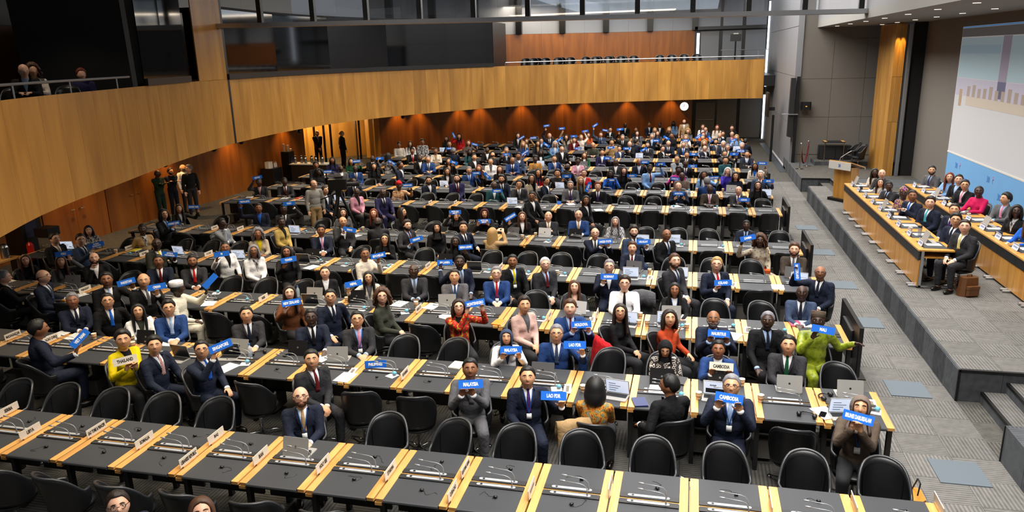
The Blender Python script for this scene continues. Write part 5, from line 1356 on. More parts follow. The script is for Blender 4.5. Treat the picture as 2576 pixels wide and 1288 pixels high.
for ln in PEO:
    f=ln.split(';'); X,Y,zh,hd,hy=[float(v) for v in f[0].split()]; arms=f[1]; hs,sk=f[2].split(); topspec=f[3].split(); ext=f[4]; sg=f[5]; row=f[6]
    stand=arms in STAND or row=='@'
    st=hs[0]; fem=int(st in 'louchtu' or topspec[0]=='W')
    tier=1 if row[0] in 'ZAB' else 2 if (row[0] in 'CDS@') else 3
    std=1.65 if stand else 1.22; base=STZ if row[0]=='S' else 3.68 if row[0]=='Q' else 0
    s=max(.90,min(1.10,(zh-base)/std)); zb=zh-std*s
    if abs(zb-base)<.03: zb=base
    M=Matrix.Translation((X,Y,zb))@Matrix.Rotation(R(hd-90),4,'Z')@Matrix.Scale(s,4); Mi=M.inverted()
    a='a' if (row=='@' and arms=='o') else arms
    wl,wr=[Vector(v) for v in PRE[a]]
    if a in STAND and row!='@' : pass
    cl=cr=.35 if arms not in 'tCLA' else .55
    sign=None
    if sg:
        q=sg.split(','); txt=','.join(q[:-5]); S=Vector((float(q[-5]),float(q[-4]),float(q[-3]))); rot=R(float(q[-2])); hold=q[-1]
        c=Vector((-S.x,-S.y,CAMZ-S.z)).normalized(); ri=Vector((-c.y,c.x,0)).normalized(); upv=c.cross(ri)
        ax=ri*math.cos(rot)+upv*math.sin(rot); au=-ri*math.sin(rot)+upv*math.cos(rot)
        hp=[]
        for ch in hold:
            hp.append(S+ax*{'l':-.115,'r':.115,'c':0,'b':.02}[ch]-au*.03-c*.016)
        if hold=='cc': hp=[S-ax*.035-au*.03-c*.016,S+ax*.035-au*.03-c*.016]
        if hold=='lr': hp=[S-ax*.125-au*.02-c*.016,S+ax*.125-au*.02-c*.016]
        sign=(txt,S,ax,au,c)
        lp=[Mi@h for h in hp]; sh=[Vector((-.18,0,1.0)),Vector((.18,0,1.0))]
        def wrist(h,i):
            d=(h-sh[i]); d.normalize(); return h-d*.03-Vector((0,0,.115))
        if len(lp)==1:
            i=0 if (lp[0]-sh[0]).length<(lp[0]-sh[1]).length else 1
            if i==0: wl=wrist(lp[0],0); cl=.75
            else: wr=wrist(lp[0],1); cr=.75
        else:
            if (lp[0]-sh[0]).length+(lp[1]-sh[1]).length>(lp[0]-sh[1]).length+(lp[1]-sh[0]).length: lp=lp[::-1]
            wl=wrist(lp[0],0); wr=wrist(lp[1],1); cl=cr=.75
    if 'R' in ext:
        if sign and wl!=PRE['s'][0]: pass
        i=1 if wr==Vector(PRE['s'][1]) else 0
        if i: wr=Vector((.50,.12,.92))
        else: wl=Vector((-.50,.12,.92))
    qz=.01 if tier<3 else .09
    Q=lambda v: tuple(round(round(c/qz)*qz,3) for c in v)
    dist=math.hypot(X,Y); away=abs((hd+hy-math.degrees(math.atan2(-Y,-X))+180)%360-180)>70; pitch=0 if away else min(22,max(3,math.degrees(math.atan2(3.7 if base<1 else .3,dist))*.9))
    if 'd' in ext: pitch=-12
    yq=5 if tier<3 else 15
    key=(Q(wl),Q(wr),cl,cr,round(hy/yq)*yq,round(pitch/3)*3,fem,int(stand))
    tk=(key[0],key[1],fem,int(stand))
    vb={1:.0085,2:.0115,3:.0175}[tier]; vt={1:.014,2:.017,3:.022}[tier]; db={1:.30,2:.36,3:.5}[tier]
    bk=('b',key,tier); tkk=('t',tk,tier)
    if bk not in jobs or tkk not in jobs:
        b,t,H=body_geo(key); jobs[bk]=(b,vb,2,db); jobs[tkk]=(t,vt,3,.55)
    recs.append(dict(M=M,X=X,Y=Y,zb=zb,hd=hd,s=s,bk=bk,tk=tkk,key=key,hs=hs,sk=sk,top=topspec,ext=ext,sign=sign,row=row,tier=tier,fem=fem,stand=stand))
jobs['legs0']=(legs_geo(False),.02,3,.6); jobs['legs1']=(legs_geo(True),.02,3,.6)
texts=sorted({r['sign'][0] for r in recs if r['sign']}|{l.split(None,4)[4] for l in ITEMS.strip().split('\n') if l.startswith('plate') and len(l.split(None,4))>4}|{'PHILIPPINES','MALAYSIA','Arrivals','30','7'})
for t_ in texts: jobs['T',t_]=(text_curve({'RUSSIAN FEDERATION':'RUSSIAN\nFEDERATION','ANTIGUA AND BARBUDA':'ANTIGUA\nAND BARBUDA','UNITED ARAB EMIRATES':'UNITED ARAB\nEMIRATES'}.get(t_,t_.strip('~'))),0,0,1)
RM=remesh_all(jobs)
PC={}
def chest(tk):
    if ('bvh',tk) not in PC:
        me=RM[tk]; PC['bvh',tk]=BVHTree.FromPolygons([v.co for v in me.vertices],[tuple(p.vertices) for p in me.polygons])
    return PC['bvh',tk]
def lay(tk,rows,off):
    """a strip laid on the chest; rows: list of (z, [x...]); returns MB with thickness"""
    bv=chest(tk); dz=.43 if tk[1][3] else 0; V=[];last=None
    for z,xs in rows:
        for x in xs:
            h=bv.ray_cast(Vector((x,.0,z+dz)),Vector((0,1,0)))
            y=h[0].y if h[0] is not None else (last if last is not None else .06)
            y=max(.02,min(.24,y)); last=y; V.append(Vector((x,y+off,z+dz)))
    m=len(rows[0][1]); n=len(rows); K=len(V); V2=[v-Vector((0,.012,0)) for v in V]
    F=[(i*m+j,(i+1)*m+j,(i+1)*m+j+1,i*m+j+1) for i in range(n-1) for j in range(m-1)]
    F+=[(i*m,K+i*m,K+(i+1)*m,(i+1)*m) for i in range(n-1)]+[(i*m+m-1,(i+1)*m+m-1,K+(i+1)*m+m-1,K+i*m+m-1) for i in range(n-1)]
    F+=[(j,j+1,K+j+1,K+j) for j in range(m-1)]+[((n-1)*m+j,K+(n-1)*m+j,K+(n-1)*m+j+1,(n-1)*m+j+1) for j in range(m-1)]
    mb=MB(); mb.add(V+V2,F); return mb
def front(tk,kind):
    if (kind,tk) in PC: return PC[kind,tk]
    dz=.43 if tk[1][3] else 0
    zt,zbm=1.075,(.80 if kind in('shirt','tie','lapel','lanyard') else .90)
    Z=[zt-(zt-zbm)*i/9 for i in range(10)]
    if kind in ('shirt','blouse'):
        mb=lay(tk,[(z,[(.062*(z-zbm)/(zt-zbm)+.004)*c for c in (-1,-.5,0,.5,1)]) for z in Z],.004)
        mb.lathe([(.060,0),(.063,.004),(.057,.034),(.050,.036)],16,(0,-.006,1.068+dz))
    elif kind=='tie':
        mb=lay(tk,[(z,[(.014 if i<2 else .017+.014*i/9)*c for c in (-1,0,1)]) for i,z in enumerate(Z[:])],.011); mb.ell((0,mb.v[1][1],1.068+dz),(.02,.012,.018),8,6)
    elif kind=='lapel':
        mb=MB()
        for s in (-1,1):
            q=lay(tk,[(z,sorted([s*(.060*(z-zbm)/(zt-zbm)+.003),s*(.062*(z-zbm)/(zt-zbm)+.006+.040*math.sin(PI*min(1,(1-(z-zbm)/(zt-zbm))*.95+.12))) ])) for z in Z],.009); mb.add(q.v,q.f)
    elif kind=='lanyard':
        mb=MB(); Z2=[1.07-.28*i/9 for i in range(10)]
        for s in (-1,1):
            q=lay(tk,[(z,[s*.058*(z-.79)/.28-.005,s*.058*(z-.79)/.28+.005]) for z in Z2],.015); mb.add(q.v,q.f)
    elif kind=='badge': mb=lay(tk,[(.79,[-.03,.03]),(.75,[-.03,.03]),(.72,[-.03,.03])],.020)
    PC[kind,tk]=mb.mesh(kind,True); return PC[kind,tk]
shoe=MB().ell((0,.055,.045),(.045,.135,.045),12,8); shoe.v=[(x,y,max(0,z)) for x,y,z in shoe.v]; shoe=shoe.mesh('shoe',True)
CUFF=MB().lathe([(.036,0),(.0385,.004),(.0365,.036),(.031,.038)],14).mesh('cuff',True)
def cnt(row): return ROWNAME.get(row[0],'')
HN=dict(s='short',S='thick',b='balding',B='shaved',l='long',o='bobbed',c='curly',u='tied-back')
HCN=dict(pine='dark green',K='black',N='dark brown',M='brown',Y='blond',G='grey',W='white',R='auburn')
CN=dict(royal='blue',slate='slate blue',umber='dark brown',charcoal='charcoal',lightgrey='light grey',offwhite='off-white',rosepink='pale pink',pinktie='pink',yellowtie='pale yellow',limegreen='lime green',tealtie='teal',sky='light blue',skyblue='pale blue',stripe='striped',redstripe='red striped',shirtgrey='grey',batik='orange batik',monogram='dark spotted print',leopard='brown spotted print',redfloral='red floral',floralgrey='grey patterned',plaid='black and white plaid',purpleprint='purple print',printtan='tan print',chestnut='chestnut brown',darkred='dark red')
SEEN={}
NUMW='zero one two three four five six seven eight nine ten eleven twelve thirteen fourteen fifteen sixteen seventeen eighteen'.split()
def plabel(r):
    T=r['top']; c=lambda n:CN.get(n,n); hs=r['hs']
    hair={'h':'%s headscarf'%hs[1:].strip(':'),'k':'%s cap'%hs[1:].strip(':'),'t':'%s headwrap'%hs[1:].strip(':')}.get(hs[0]) or ('%s %s hair'%(HN[hs[0]],HCN[hs[1]]) if hs[0] not in 'B' else 'shaved head')
    g={'J':'%s suit'%c(T[1]),'W':'%s jacket'%c(T[1]),'S':'%s top'%c(T[1]),'Q':'%s shirt'%c(T[1])}[T[0]]
    tie=''
    if T[0] in 'JQ' and T[-1]!='-' : tie=' and %s tie'%c(T[-1])
    if r['sign'] and r['sign'][0]!='-':
        l='person in %s holding up the blue %s sign'%(g,r['sign'][0])
        if r['bk'] and l not in SEEN: return l
        l='person with %s in %s holding up the blue %s sign'%(hair,g,r['sign'][0])
        return l
    l='person with %s in %s%s'%(hair,g,tie)
    w={'S1':'at the head table','S2':'at the second stage table','Qb':'on the balcony','@':'standing','Xb':'seated along the back wall'}.get(r['row']) or ('in the %s row'%cnt(r['row']))
    return l+', '+w
BLK=mat('trouser_dark','17181C',.85); SHOE=mat('shoe_leather','0E0B0A',.3)
M_EYE=mat('eye_white','D8D2CA',.3); M_IRIS=mat('iris_dark','120A06',.2); M_GLF=mat('spectacle_frame','0E0E10',.3); M_LANY=mat('lanyard_blue','154C94',.6)
peop=[]
for r in sorted(recs,key=lambda r:(r['Y'],r['X'])):
    lab=plabel(r)
    if lab in SEEN:
        base=lab; near=min(peop,key=lambda q:math.hypot(q[0]-r['X'],q[1]-r['Y']))
        k=1
        lab=base.replace('person','person about %s metres from the aisle'%NUMW[int(min(18,max(0,round(2.4-r['X']))))],1)
        while lab in SEEN: lab=lab.replace('person','another person',1)
    if len(lab.replace(',',' ').split())>16: lab=lab.split(' and ')[0]+(', '+lab.split(', ')[-1] if ', ' in lab.split(' and ')[-1] else ' holding'+lab.split(' holding')[-1] if ' holding' in lab else '')
    if len(lab.replace(',',' ').replace('-',' ').split())>15: lab=lab.replace('holding up the blue','with the').replace('about ','').replace('another person','second person')
    if len(re.findall(r"[A-Za-z0-9][A-Za-z0-9'\u2019-]*",lab))>16: lab=re.sub(r' with [^,]*? in ',' in ',lab,count=1)
    lab=re.sub(r'(, in the [a-z-]+ row)\1',r'\1',lab)
    SEEN[lab]=1; peop.append((r['X'],r['Y']))
    sk=mat('skin_'+r['sk'],SKIN[r['sk']],.5,noise=.06,nscale=25); T=r['top']; hs=r['hs']
    p=obj('person',RM[r['bk']],sk); p.matrix_world=r['M']; tag(p,lab,'person','delegates in the hall')
    topm=cloth(T[1] if T[0]!='Q' else 'white')
    obj({'J':'jacket','W':'jacket','S':'blouse','Q':'shirt'}[T[0]],RM[r['tk']],topm,p)
    leg=BLK
    if T[0]=='J': leg=topm
    if T[1] in ('limegreen','offwhite','leopard'): leg=topm
    if r['stand'] and T[1]=='shirtgrey': leg=cloth('tan')
    if r['row'][0] in 'ZABCDEFGS@XQ':
        obj('trousers',RM['legs1' if r['stand'] else 'legs0'],leg,p)
        if r['row'][0] in 'ABCDEFS@':
            for s in (-1,1): obj('shoe',shoe,SHOE,p,(s*.13,.36,0) if not r['stand'] else (s*.11,-.03,0))
    tk=r['tk']
    if T[0]=='J':
        obj('shirt',front(tk,'shirt'),cloth(T[2]),p)
        if r['row'][0] in 'ZABCDES@FG': obj('lapels',front(tk,'lapel'),topm,p)
        if T[3]!='-': obj('tie',front(tk,'tie'),cloth(T[3]),p)
    elif T[0]=='W': obj('blouse',front(tk,'shirt'),cloth(T[2]) if T[2]!='skin' else sk,p)
    elif T[0]=='Q': obj('tie',front(tk,'tie'),cloth(T[2]),p)
    if 'l' in r['ext']:
        obj('lanyard',front(tk,'lanyard'),M_LANY,p); obj('badge',front(tk,'badge'),M_PAPER,p)
    if T[0] in 'JQ' and r['row'][0] in 'ABCDES':
        k_=r['key']; kk=.90 if r['fem'] else 1; dz=.43 if k_[7] else 0
        for side,w in ((-1,k_[0]),(1,k_[1])):
            e,w=ik((side*.185*kk,-.005,1.005+dz),w,side=side); d=(w-e).normalized(); o=obj('cuff',CUFF,cloth(T[2]) if T[0]=='J' else topm,p); o.matrix_local=Matrix.Translation(w-d*.012)@d.to_track_quat('Z','Y').to_matrix().to_4x4()
    H=hmx(r['key'])
    def hp(n,me,m,off=None):
        o=obj(n,me,m,p); o.matrix_local=H if off is None else H@Matrix.Translation(off); return o
    if hs[0]=='h': hp('headscarf',hairm('h'),cloth(hs[1:].strip(':')))
    elif hs[0]=='k': hp('cap',hairm('k'),cloth(hs[1:].strip(':'))); hp('hair',hairm('b'),hair_mat('K'))
    elif hs[0]=='t': hp('headwrap',hairm('t'),cloth('purpleprint' if hs[1:].strip(':')=='purple' else hs[1:].strip(':')))
    else:
        h=hp('hair',hairm(hs[0]),hair_mat(hs[1]))
    hc=mat('brow_'+(hs[1] if hs[0] not in 'hkt' else 'K'),HAIRC[hs[1] if hs[0] not in 'hkt' else 'K'],.7)
    if True:
        for s in (-1,1): hp('eye',FACE['eye%d'%s],[M_EYE,M_IRIS])
        hp('lips',FACE['lips'],mat('lips_'+r['sk'],LIPS[r['sk']],.45))
        if r['row'][0] in 'ZABCDEFGS@':
            for s in (-1,1): hp('eyebrow',FACE['brow%d'%s],hc)
    if 'g' in r['ext']: hp('glasses',FACE['glasses'],M_GLF)
    if 'v' in r['ext'] or (hs=='BG'): hp('beard',FACE['beard'],hc if hs!='BG' else mat('beard_grey','8A8884',.8))
    if 'm' in r['ext']: hp('moustache',FACE['moustache'],hc)
    if 'e' in r['ext']:
        hp('headband',FACE['headband'],M_BLACK)
        for s in (-1,1): hp('ear_cup',FACE['earcup'],M_BLACK,Vector((s*.085,-.008,0)))
# ---- the signs they hold
sg_me=MB().box(-.15,.15,-.0525,.0525,-.002,.002,b=.004).mesh('sign_board')
def letters(parent,txt,m,maxw=.27,maxh=.055,z=.0022,off=(0,0)):
    me=RM['T',txt]
    if 'T_'+txt not in PC:
        xs=[v.co.x for v in me.vertices]; ys=[v.co.y for v in me.vertices]
        PC['T_'+txt]=(min(xs),max(xs),min(ys),max(ys))
    a,b,c,d=PC['T_'+txt]; w=b-a; h=d-c
    sy=maxh/h; sx=min(sy*.66,maxw/w)
    if sx<sy*.42: sy=sx/.42
    o=obj('lettering',me,m,parent); o.scale=(sx,sy,1); o.location=(off[0]-(a+b)/2*sx,off[1]-(c+d)/2*sy,z); return o
sc_=0; SL={}
for r in recs:
    if not r['sign']: continue
    txt,S,ax,au,c=r['sign']
    o=obj('country_sign',sg_me,M_SIGN)
    cream=txt.startswith('~')
    o.matrix_world=Matrix(((ax.x,au.x,c.x,S.x),(ax.y,au.y,c.y,S.y),(ax.z,au.z,c.z,S.z),(0,0,0,1)))
    if txt=='-': tag(o,'plain blue sign held edge on by the person in white robe','sign','held country signs'); continue
    t=txt.strip('~')
    lab='%s sign reading %s held up in the %s row'%('cream' if cream else 'blue',t,cnt(r['row']))
    if lab in SL: lab='second '+lab
    SL[lab]=1; tag(o,lab,'sign','held country signs')
    if cream: o.material_slots[0].link='OBJECT'; o.material_slots[0].material=M_CREAM
    two=t in('RUSSIAN FEDERATION','ANTIGUA AND BARBUDA','UNITED ARAB EMIRATES')
    letters(o,txt,M_INK if cream else M_LET,.25,.075 if two else .047)
# ---- chairs: under the near rows' people and the empty ones the photo shows
CL={}
seats=[]
taken={}
for r in recs:
    if r['stand'] and r['row']!='Mf': continue
    row=r['row']
    if row[0] in 'ZABCDEFG':
        rz=R(r['hd']-90); seats.append((r['X'],r['Y'],rz,row,True,0))
        taken.setdefault(row,[]).append(r['X'])
    elif row[0] in 'S': seats.append((r['X'],r['Y'],R(r['hd']-90),row,True,STZ))
    elif row[0] in 'HIJKLM': taken.setdefault(row,[]).append(r['X'])
EMPTY=dict(Af=(-12,2),An=(-12,-2),Bf=(-13,2),Bn=(-14,2),Cf=(-17,2),Cn=(-17,2),Df=(-18,2),Dn=(-18,2),Ef=(-18,2),En=(-18,2),Ff=(-18,2),Fn=(-18,2),Gf=(-18,2),Gn=(-18,2),Hf=(-18,2),Hn=(-18,2))
rr=random.Random(5)
for key,(a,b) in EMPTY.items():
    for k in range(a,b+1):
        x=X0+(k+.5)*U; far=key[1]=='f'
        if any(abs(x-q)<.52 for q in taken.get(key,[])): continue
        # the other side of the aisle behind: skip if a sitter has swivelled into the place
        y=ROWY[key[0]]+(DEP+.24 if far else -.26)
        if any(math.hypot(x-s_[0],y-s_[1])<.46 for s_ in seats): continue
        rz=(PI if far else 0)+R(rr.uniform(-14,14))
        seats.append((x,y,rz,key,False,0))
LADD={}
for (x,y,rz,row,occ,z) in seats:
    n=int(min(27,max(0,(2.38-x)//U)))
    if row[0]=='S': lab='black armchair behind the %s stage table, %s from the lectern end'%('head' if row[1]=='1' else 'second',ORD[min(12,max(0,int((23.2-y)/.85)))])
    else: lab='%s black armchair %s from the aisle on the %s side of the %s row'%('occupied' if occ else 'empty',ORD[n],'far' if row[1]=='f' else 'near',cnt(row))
    while lab in LADD: lab='second '+lab
    LADD[lab]=1
    chair(x,y,rz,lab,z,'hall armchairs',2 if row[0] in 'ABCDEFS' else 1)
# ================================================================== THINGS ON THE DESKS
LCOL=dict(silver='A9A8A4',grey='6C6C6E',black='141416',white='DCDCDC')
lb=MB().box(-.155,.155,-.11,.11,0,.014,b=.012).mesh('base'); ls=MB().box(-.155,.155,0,.215,0,.007,b=.008).mesh('lid')
lk=MB().box(-.135,.135,-.02,.085,.0142,.0152).mesh('keyboard'); lt=MB().box(-.145,.145,.012,.205,.0072,.0082).mesh('screen'); lp=MB().box(-.045,.045,-.10,-.03,.0142,.0148).mesh('trackpad')
le=MB().lathe([(.014,0),(.014,.0006)],10,(0,.108,-.0007)).mesh('emblem')
M_SCR=mat('screen_page','C8D4EA',.3,emis=.55); M_SCRD=mat('screen_dark','12161E',.25,emis=.1); M_KEY=mat('keys','1A1A1C',.6)
cupm=MB().lathe([(.028,0),(.029,.004),(.039,.092),(.041,.095),(.037,.095),(.027,.012),(.005,.011)],16).mesh('paper_cup',True); slv=MB().lathe([(.0325,.03),(.0385,.07),(.0368,.07),(.031,.03)],16).mesh('sleeve',True)
ck1=MB().lathe([(.022,0),(.031,.03),(.029,.031)],14).mesh('cake_case',True); ck2=MB().lathe([(.033,.03),(.034,.038),(.026,.052),(.012,.062),(.002,.064)],14).mesh('icing',True); npk=MB().box(-.07,.07,-.07,.07,0,.003).mesh('napkin')
M_ICE=mat('icing_blue','5FA9C4',.5); M_CASE=mat('cake_case','7C8A94',.7); M_CUP=mat('cup_paper','DCCFB8',.7); M_SLV=mat('cup_sleeve','B8946A',.8)
plm=MB().box(-.15,.15,-.004,.004,0,.095,b=.003).mesh('name_plate'); plf=MB().box(-.11,.11,-.012,.012,-.0,.012).mesh('plate_foot')
btm=MB().lathe([(.03,0),(.032,.01),(.032,.12),(.026,.15),(.013,.175),(.013,.19)],14).mesh('bottle',True); bcap=MB().lathe([(.015,.19),(.015,.21)],10).mesh('bottle_cap')
seen_i={}
def uniq(l):
    if l not in seen_i: seen_i[l]=1; return l
    w=['another','one more','a further','yet another','still another']
    for q in w:
        if q+' '+l not in seen_i: seen_i[q+' '+l]=1; return q+' '+l
    k=2
    while ORD[k]+' '+l in seen_i: k+=1
    seen_i[ORD[k]+' '+l]=1; return ORD[k]+' '+l
def near_place(x,row): return '%s from the aisle, %s row'%(ORD[int(min(27,max(0,(2.38-x)//U)))],ROWNAME[row])
ri=random.Random(11)
for ln in ITEMS.strip().split('\n'):
    q=ln.split(None,4); kind,x,y,row=q[0],float(q[1]),float(q[2]),q[3]; ex=q[4].strip() if len(q)>4 else ''
    z=TZ+.003; pl=near_place(x,row); half='far' if y>ROWY[row]+.48 else 'near'
    if kind in('lapb','laps'):
        back=kind=='lapb'
        col=ex if back else 'silver'
        t=thing('laptop',uniq('open %s laptop %s on desk %s'%(col,'seen from behind' if back else 'with lit screen',pl)),'laptop',(x,y+(-.02 if back else -.05),z),R(ri.uniform(-12,12))+(PI if back else 0),'laptops on the desks')
        m=mat('laptop_'+col,LCOL[col],.4,.3 if col!='black' else 0)
        obj('base',lb,m,t); obj('keyboard',lk,M_KEY,t); obj('trackpad',lp,m,t)
        l=obj('lid',ls,m,t,(0,.108,.014),(R(105),0,0))
        obj('screen',lt,M_SCRD if (ex=='dark' or back) else M_SCR,l)
        if back: obj('emblem',le,M_CONS if col!='black' else M_ALU,l)
        if ex=='arrivals': letters(l,'Arrivals',M_INK,.16,.03,.0085,(-.03,.15)); obj('picture_strip',MB().box(-.12,.11,.03,.10,.0084,.0088),M_CONS,l)
        elif ex in('doc','page'):
            for i in range(4): obj('text_block',MB().box(-.11,-.02+.03*(i%3),.04+.035*i,.05+.035*i,.0083,.0087),mat('page_ink','7A8AA8',.6),l)
    elif kind=='cup':
        t=thing('paper_cup',uniq('cream paper coffee cup with tan sleeve on desk %s'%pl),'cup',(x,y,z),0,'paper cups on the desks'); obj('cup_body',cupm,M_CUP,t); obj('sleeve',slv,M_SLV,t)
    elif kind=='cake':
        t=thing('cupcake',uniq('small cupcake with blue icing on desk %s'%pl),'cupcake',(x,y,z+.003),0,'blue cupcakes on the desks'); obj('cake_case',ck1,M_CASE,t); obj('icing',ck2,M_ICE,t)
        o=obj('napkin',npk,M_PAPER,None,(x-.03,y-.01,z),(0,0,ri.uniform(-.5,.5))); tag(o,uniq('white paper napkin under blue cupcake, %s'%pl),'napkin','napkins on the desks')
    elif kind=='paper':
        o=obj('document',MB().box(-.11,.11,-.15,.15,0,.006),M_PAPER,None,(x,y,z),(0,0,ri.uniform(-.5,.5))); tag(o,uniq('white printed sheets lying on desk %s'%pl),'document','papers on the desks')
        for i in range(5): obj('text_lines',MB().box(-.085,.06+.02*(i%2),.09-.045*i,.10-.045*i,.006,.0065),mat('print_grey','9A9A9A',.8),o)
    elif kind=='note':
        t=thing('notebook',uniq('closed %s notebook on desk %s'%(ex,pl)),'notebook',(x,y,z),ri.uniform(-.3,.3),'notebooks on the desks'); obj('cover',MB().box(-.085,.085,-.12,.12,.0,.018,b=.008),mat('cover_'+ex,dict(navy='1C2A5E',orange='D8872A',pink='C8506A',red='A81818',black='18181A',yellow='D8C818',cream='D8D2C0')[ex],.5),t); obj('pages',MB().box(-.082,.087,-.116,.116,.004,.014),M_PAPER,t)
    elif kind=='phone':
        t=thing('mobile_phone',uniq('black mobile phone lying on desk %s'%pl),'phone',(x,y,z),ri.uniform(-.6,.6),'phones on the desks'); obj('phone_body',MB().box(-.037,.037,-.075,.075,0,.009,b=.012),M_BLACK,t); obj('phone_glass',MB().box(-.034,.034,-.071,.071,.009,.0095,b=.01),M_DGLASS,t)
    elif kind=='plate':
        nm=ex or 'unreadable name'
        k=round((x-X0)/U); xs=X0+k*U
        t=thing('name_plate',uniq('cream standing plate %s on desk joint %s'%('reading '+ex if ex else 'with faint lettering',pl)),'name plate',(xs,y,TZ+.004),R(90),'cream country plates on the desks')
        obj('plate_foot',plf,M_BEECH,t); b=obj('plate_board',plm,M_CREAM,t,(0,0,.012),(R(-6),0,0))
        if ex:
            o=letters(b,ex,M_INK,.26,.045); o.rotation_euler=(R(90),0,0); a_,b_,c_,d_=PC['T_'+ex]
            o.location=(-(a_+b_)/2*o.scale[0],-.0046,.048-(c_+d_)/2*o.scale[1])
        else: obj('faint_lettering',MB().box(-.09,.09,-.0048,-.004,.035,.06),mat('faint_ink','6E665C',.7),b)
    elif kind=='flag':
        o=obj('name_card',MB().box(-.05,.05,-.14,.14,0,.004),M_CREAM,None,(x,y,z),(0,0,ri.uniform(-.15,.15))); tag(o,uniq('cream name card lying flat on desk %s'%pl),'name card','flat name cards'); obj('faint_lettering',MB().box(-.02,.02,-.09,.09,.004,.0045),mat('faint_ink','6E665C',.7),o)
    elif kind=='bottle':
        t=thing('water_bottle',uniq('clear plastic water bottle on desk %s'%pl),'bottle',(x,y,z),0,'bottles on the desks'); obj('bottle_body',btm,mat('bottle_plastic','BFD0DC',.1,alpha=.55),t); obj('bottle_cap',bcap,mat('cap_blue','3A6AA8',.5),t)
    elif kind=='headset':
        t=thing('headphones',uniq('black headphones lying on desk %s'%pl),'headphones',(x,y,z),ri.uniform(-1,1),'headphones on the desks')
        obj('headband',MB().tube([(.09*math.cos(a),.09*math.sin(a),.02) for a in [R(20*i) for i in range(10)]],.009,6),M_BLACK,t)
        for s in (-1,1): obj('ear_cup',MB().ell((s*.088,-.01,.028),(.03,.038,.028),12,8),M_BLACK,t)
    elif kind=='blue':
        o=obj('folded_card',MB().add([(-.06,-.05,0),(.06,-.05,0),(.06,.0,.09),(-.06,0,.09),(.06,.05,0),(-.06,.05,0)],[(0,1,2,3),(3,2,4,5),(0,5,4,1),(1,4,2),(0,3,5)]),M_SIGN,None,(x,y,z)); tag(o,'small blue folded card standing on desk in the sixth row','card')
# earpieces with coiled leads on the two nearest rows
def earpiece(x,y,row,seed,half):
    g=random.Random(seed)
    t=thing('earpiece',uniq('black earpiece with thin lead on the %s mat, desk %s'%(half,near_place(x,row))),'earpiece',(x,y,TZ+.002),g.uniform(-1,1),'earpieces on the desks')
    obj('ear_cup',epm,M_BLACK,t)
    P=[(.0,0,.006)]; a=g.uniform(0,6); px_,py_=0,0
    for i in range(14):
        a+=g.uniform(-.9,1.2); px_+=.022*math.cos(a); py_+=.016*math.sin(a); px_=max(-.16,min(.16,px_)); py_=max(-.08,min(.08,py_)); P.append((px_,py_,.003))
    obj('lead',MB().tube(P,.0018,4),M_BLACK,t)
epm=MB().ell((0,0,.014),(.022,.016,.014),10,7).tube([(.018*math.cos(R(25*i)),.03*math.sin(R(25*i)),.008) for i in range(11)],.003,5).mesh('ear_cup',True)
for k in range(-12,3):
    x=X0+(k+.55)*U
    earpiece(x,ROWY['A']+.24+.03*math.sin(k*2.1),'A',k,'near'); earpiece(x+.03,ROWY['A']+.74+.04*math.sin(k*1.3),'A',k+50,'far')
for k in (-6,-5,-4,-7,-8): earpiece(X0+(k+.5)*U,ROWY['B']+.25,'B',k+90,'near')
for k in (-4,-3,-6,-7,-9): earpiece(X0+(k+.55)*U,ROWY['C']+.25,'C',k+120,'near')
# the PHILIPPINES sign standing on its desk
o=obj('country_sign',sg_me,M_SIGN); o.matrix_world=Matrix.Translation((-4.24,9.06,TZ+.065))@Matrix.Rotation(R(18),4,'Z')@Matrix.Rotation(R(80),4,'X'); tag(o,'blue sign reading PHILIPPINES standing on a desk in the second row','sign','standing country signs'); letters(o,'PHILIPPINES',M_LET,.26,.045)
# red cloth and tan coat over chair backs, bags
def drape(name,label,x,y,rz,m,z=0):
    mb=MB(); N=13;V=[];g=random.Random(2)
    prof=[(-.40,.32),(-.385,.50),(-.36,.70),(-.335,.86),(-.30,.935),(-.26,.92),(-.235,.80),(-.225,.66)]
    for i in range(N):
        a=(-.24+.48*i/(N-1))
        for j,(yy,zz) in enumerate(prof): V.append((a*(1.05),yy+.06*(a/.24)**2+.012*math.sin(i*1.9+j*.3),zz-.05*(a/.24)**2))
    m_=len(prof); F=[(i*m_+j,(i+1)*m_+j,(i+1)*m_+j+1,i*m_+j+1) for i in range(N-1) for j in range(m_-1)]
    mb.add(V,F); o=obj(name,mb,m,None,(x,y,z),(0,0,rz),smooth=True); s=o.modifiers.new('thick','SOLIDIFY'); s.thickness=.012; tag(o,label,'coat')
drape('draped_coat','tan trench coat hung over the chair of the orange batik sitter',-1.28,8.05,R(25),cloth('tan'))
drape('draped_shawl','red shawl hung over a chair back in the third row',-.98,10.5,R(-55),cloth('red'))
drape('draped_jacket','grey jacket hung on chair of the white shirted person',-.75,12.5,R(190),cloth('grey'))
t=thing('handbag','orange and cream leather handbag on an empty chair in fourth row','bag',(1.45,15.25,.50)); obj('bag_body',MB().box(-.17,.17,-.06,.06,0,.13,b=.03),cloth('cream'),t); obj('bag_flap',MB().box(-.172,.172,-.066,.066,.13,.19,b=.03),cloth('orange'),t); obj('handle',MB().tube([(-.08,0,.19),(-.06,0,.24),(.06,0,.24),(.08,0,.19)],.008),cloth('rust'),t)
t=thing('tote_bag','mustard and teal bag on the aisle floor beside front chairs','bag',(2.50,8.0,.0)); obj('bag_body',MB().box(-.09,.09,-.14,.14,0,.26,b=.04),mat('mustard_bag','B87818',.6),t); obj('bag_pocket',MB().box(-.094,.10,-.144,.0,0,.12,b=.03),cloth('teal'),t); obj('strap',MB().tube([(0,-.1,.3),(.03,-.05,.42),(.03,.05,.42),(0,.1,.26)],.008),M_BLACK,t)
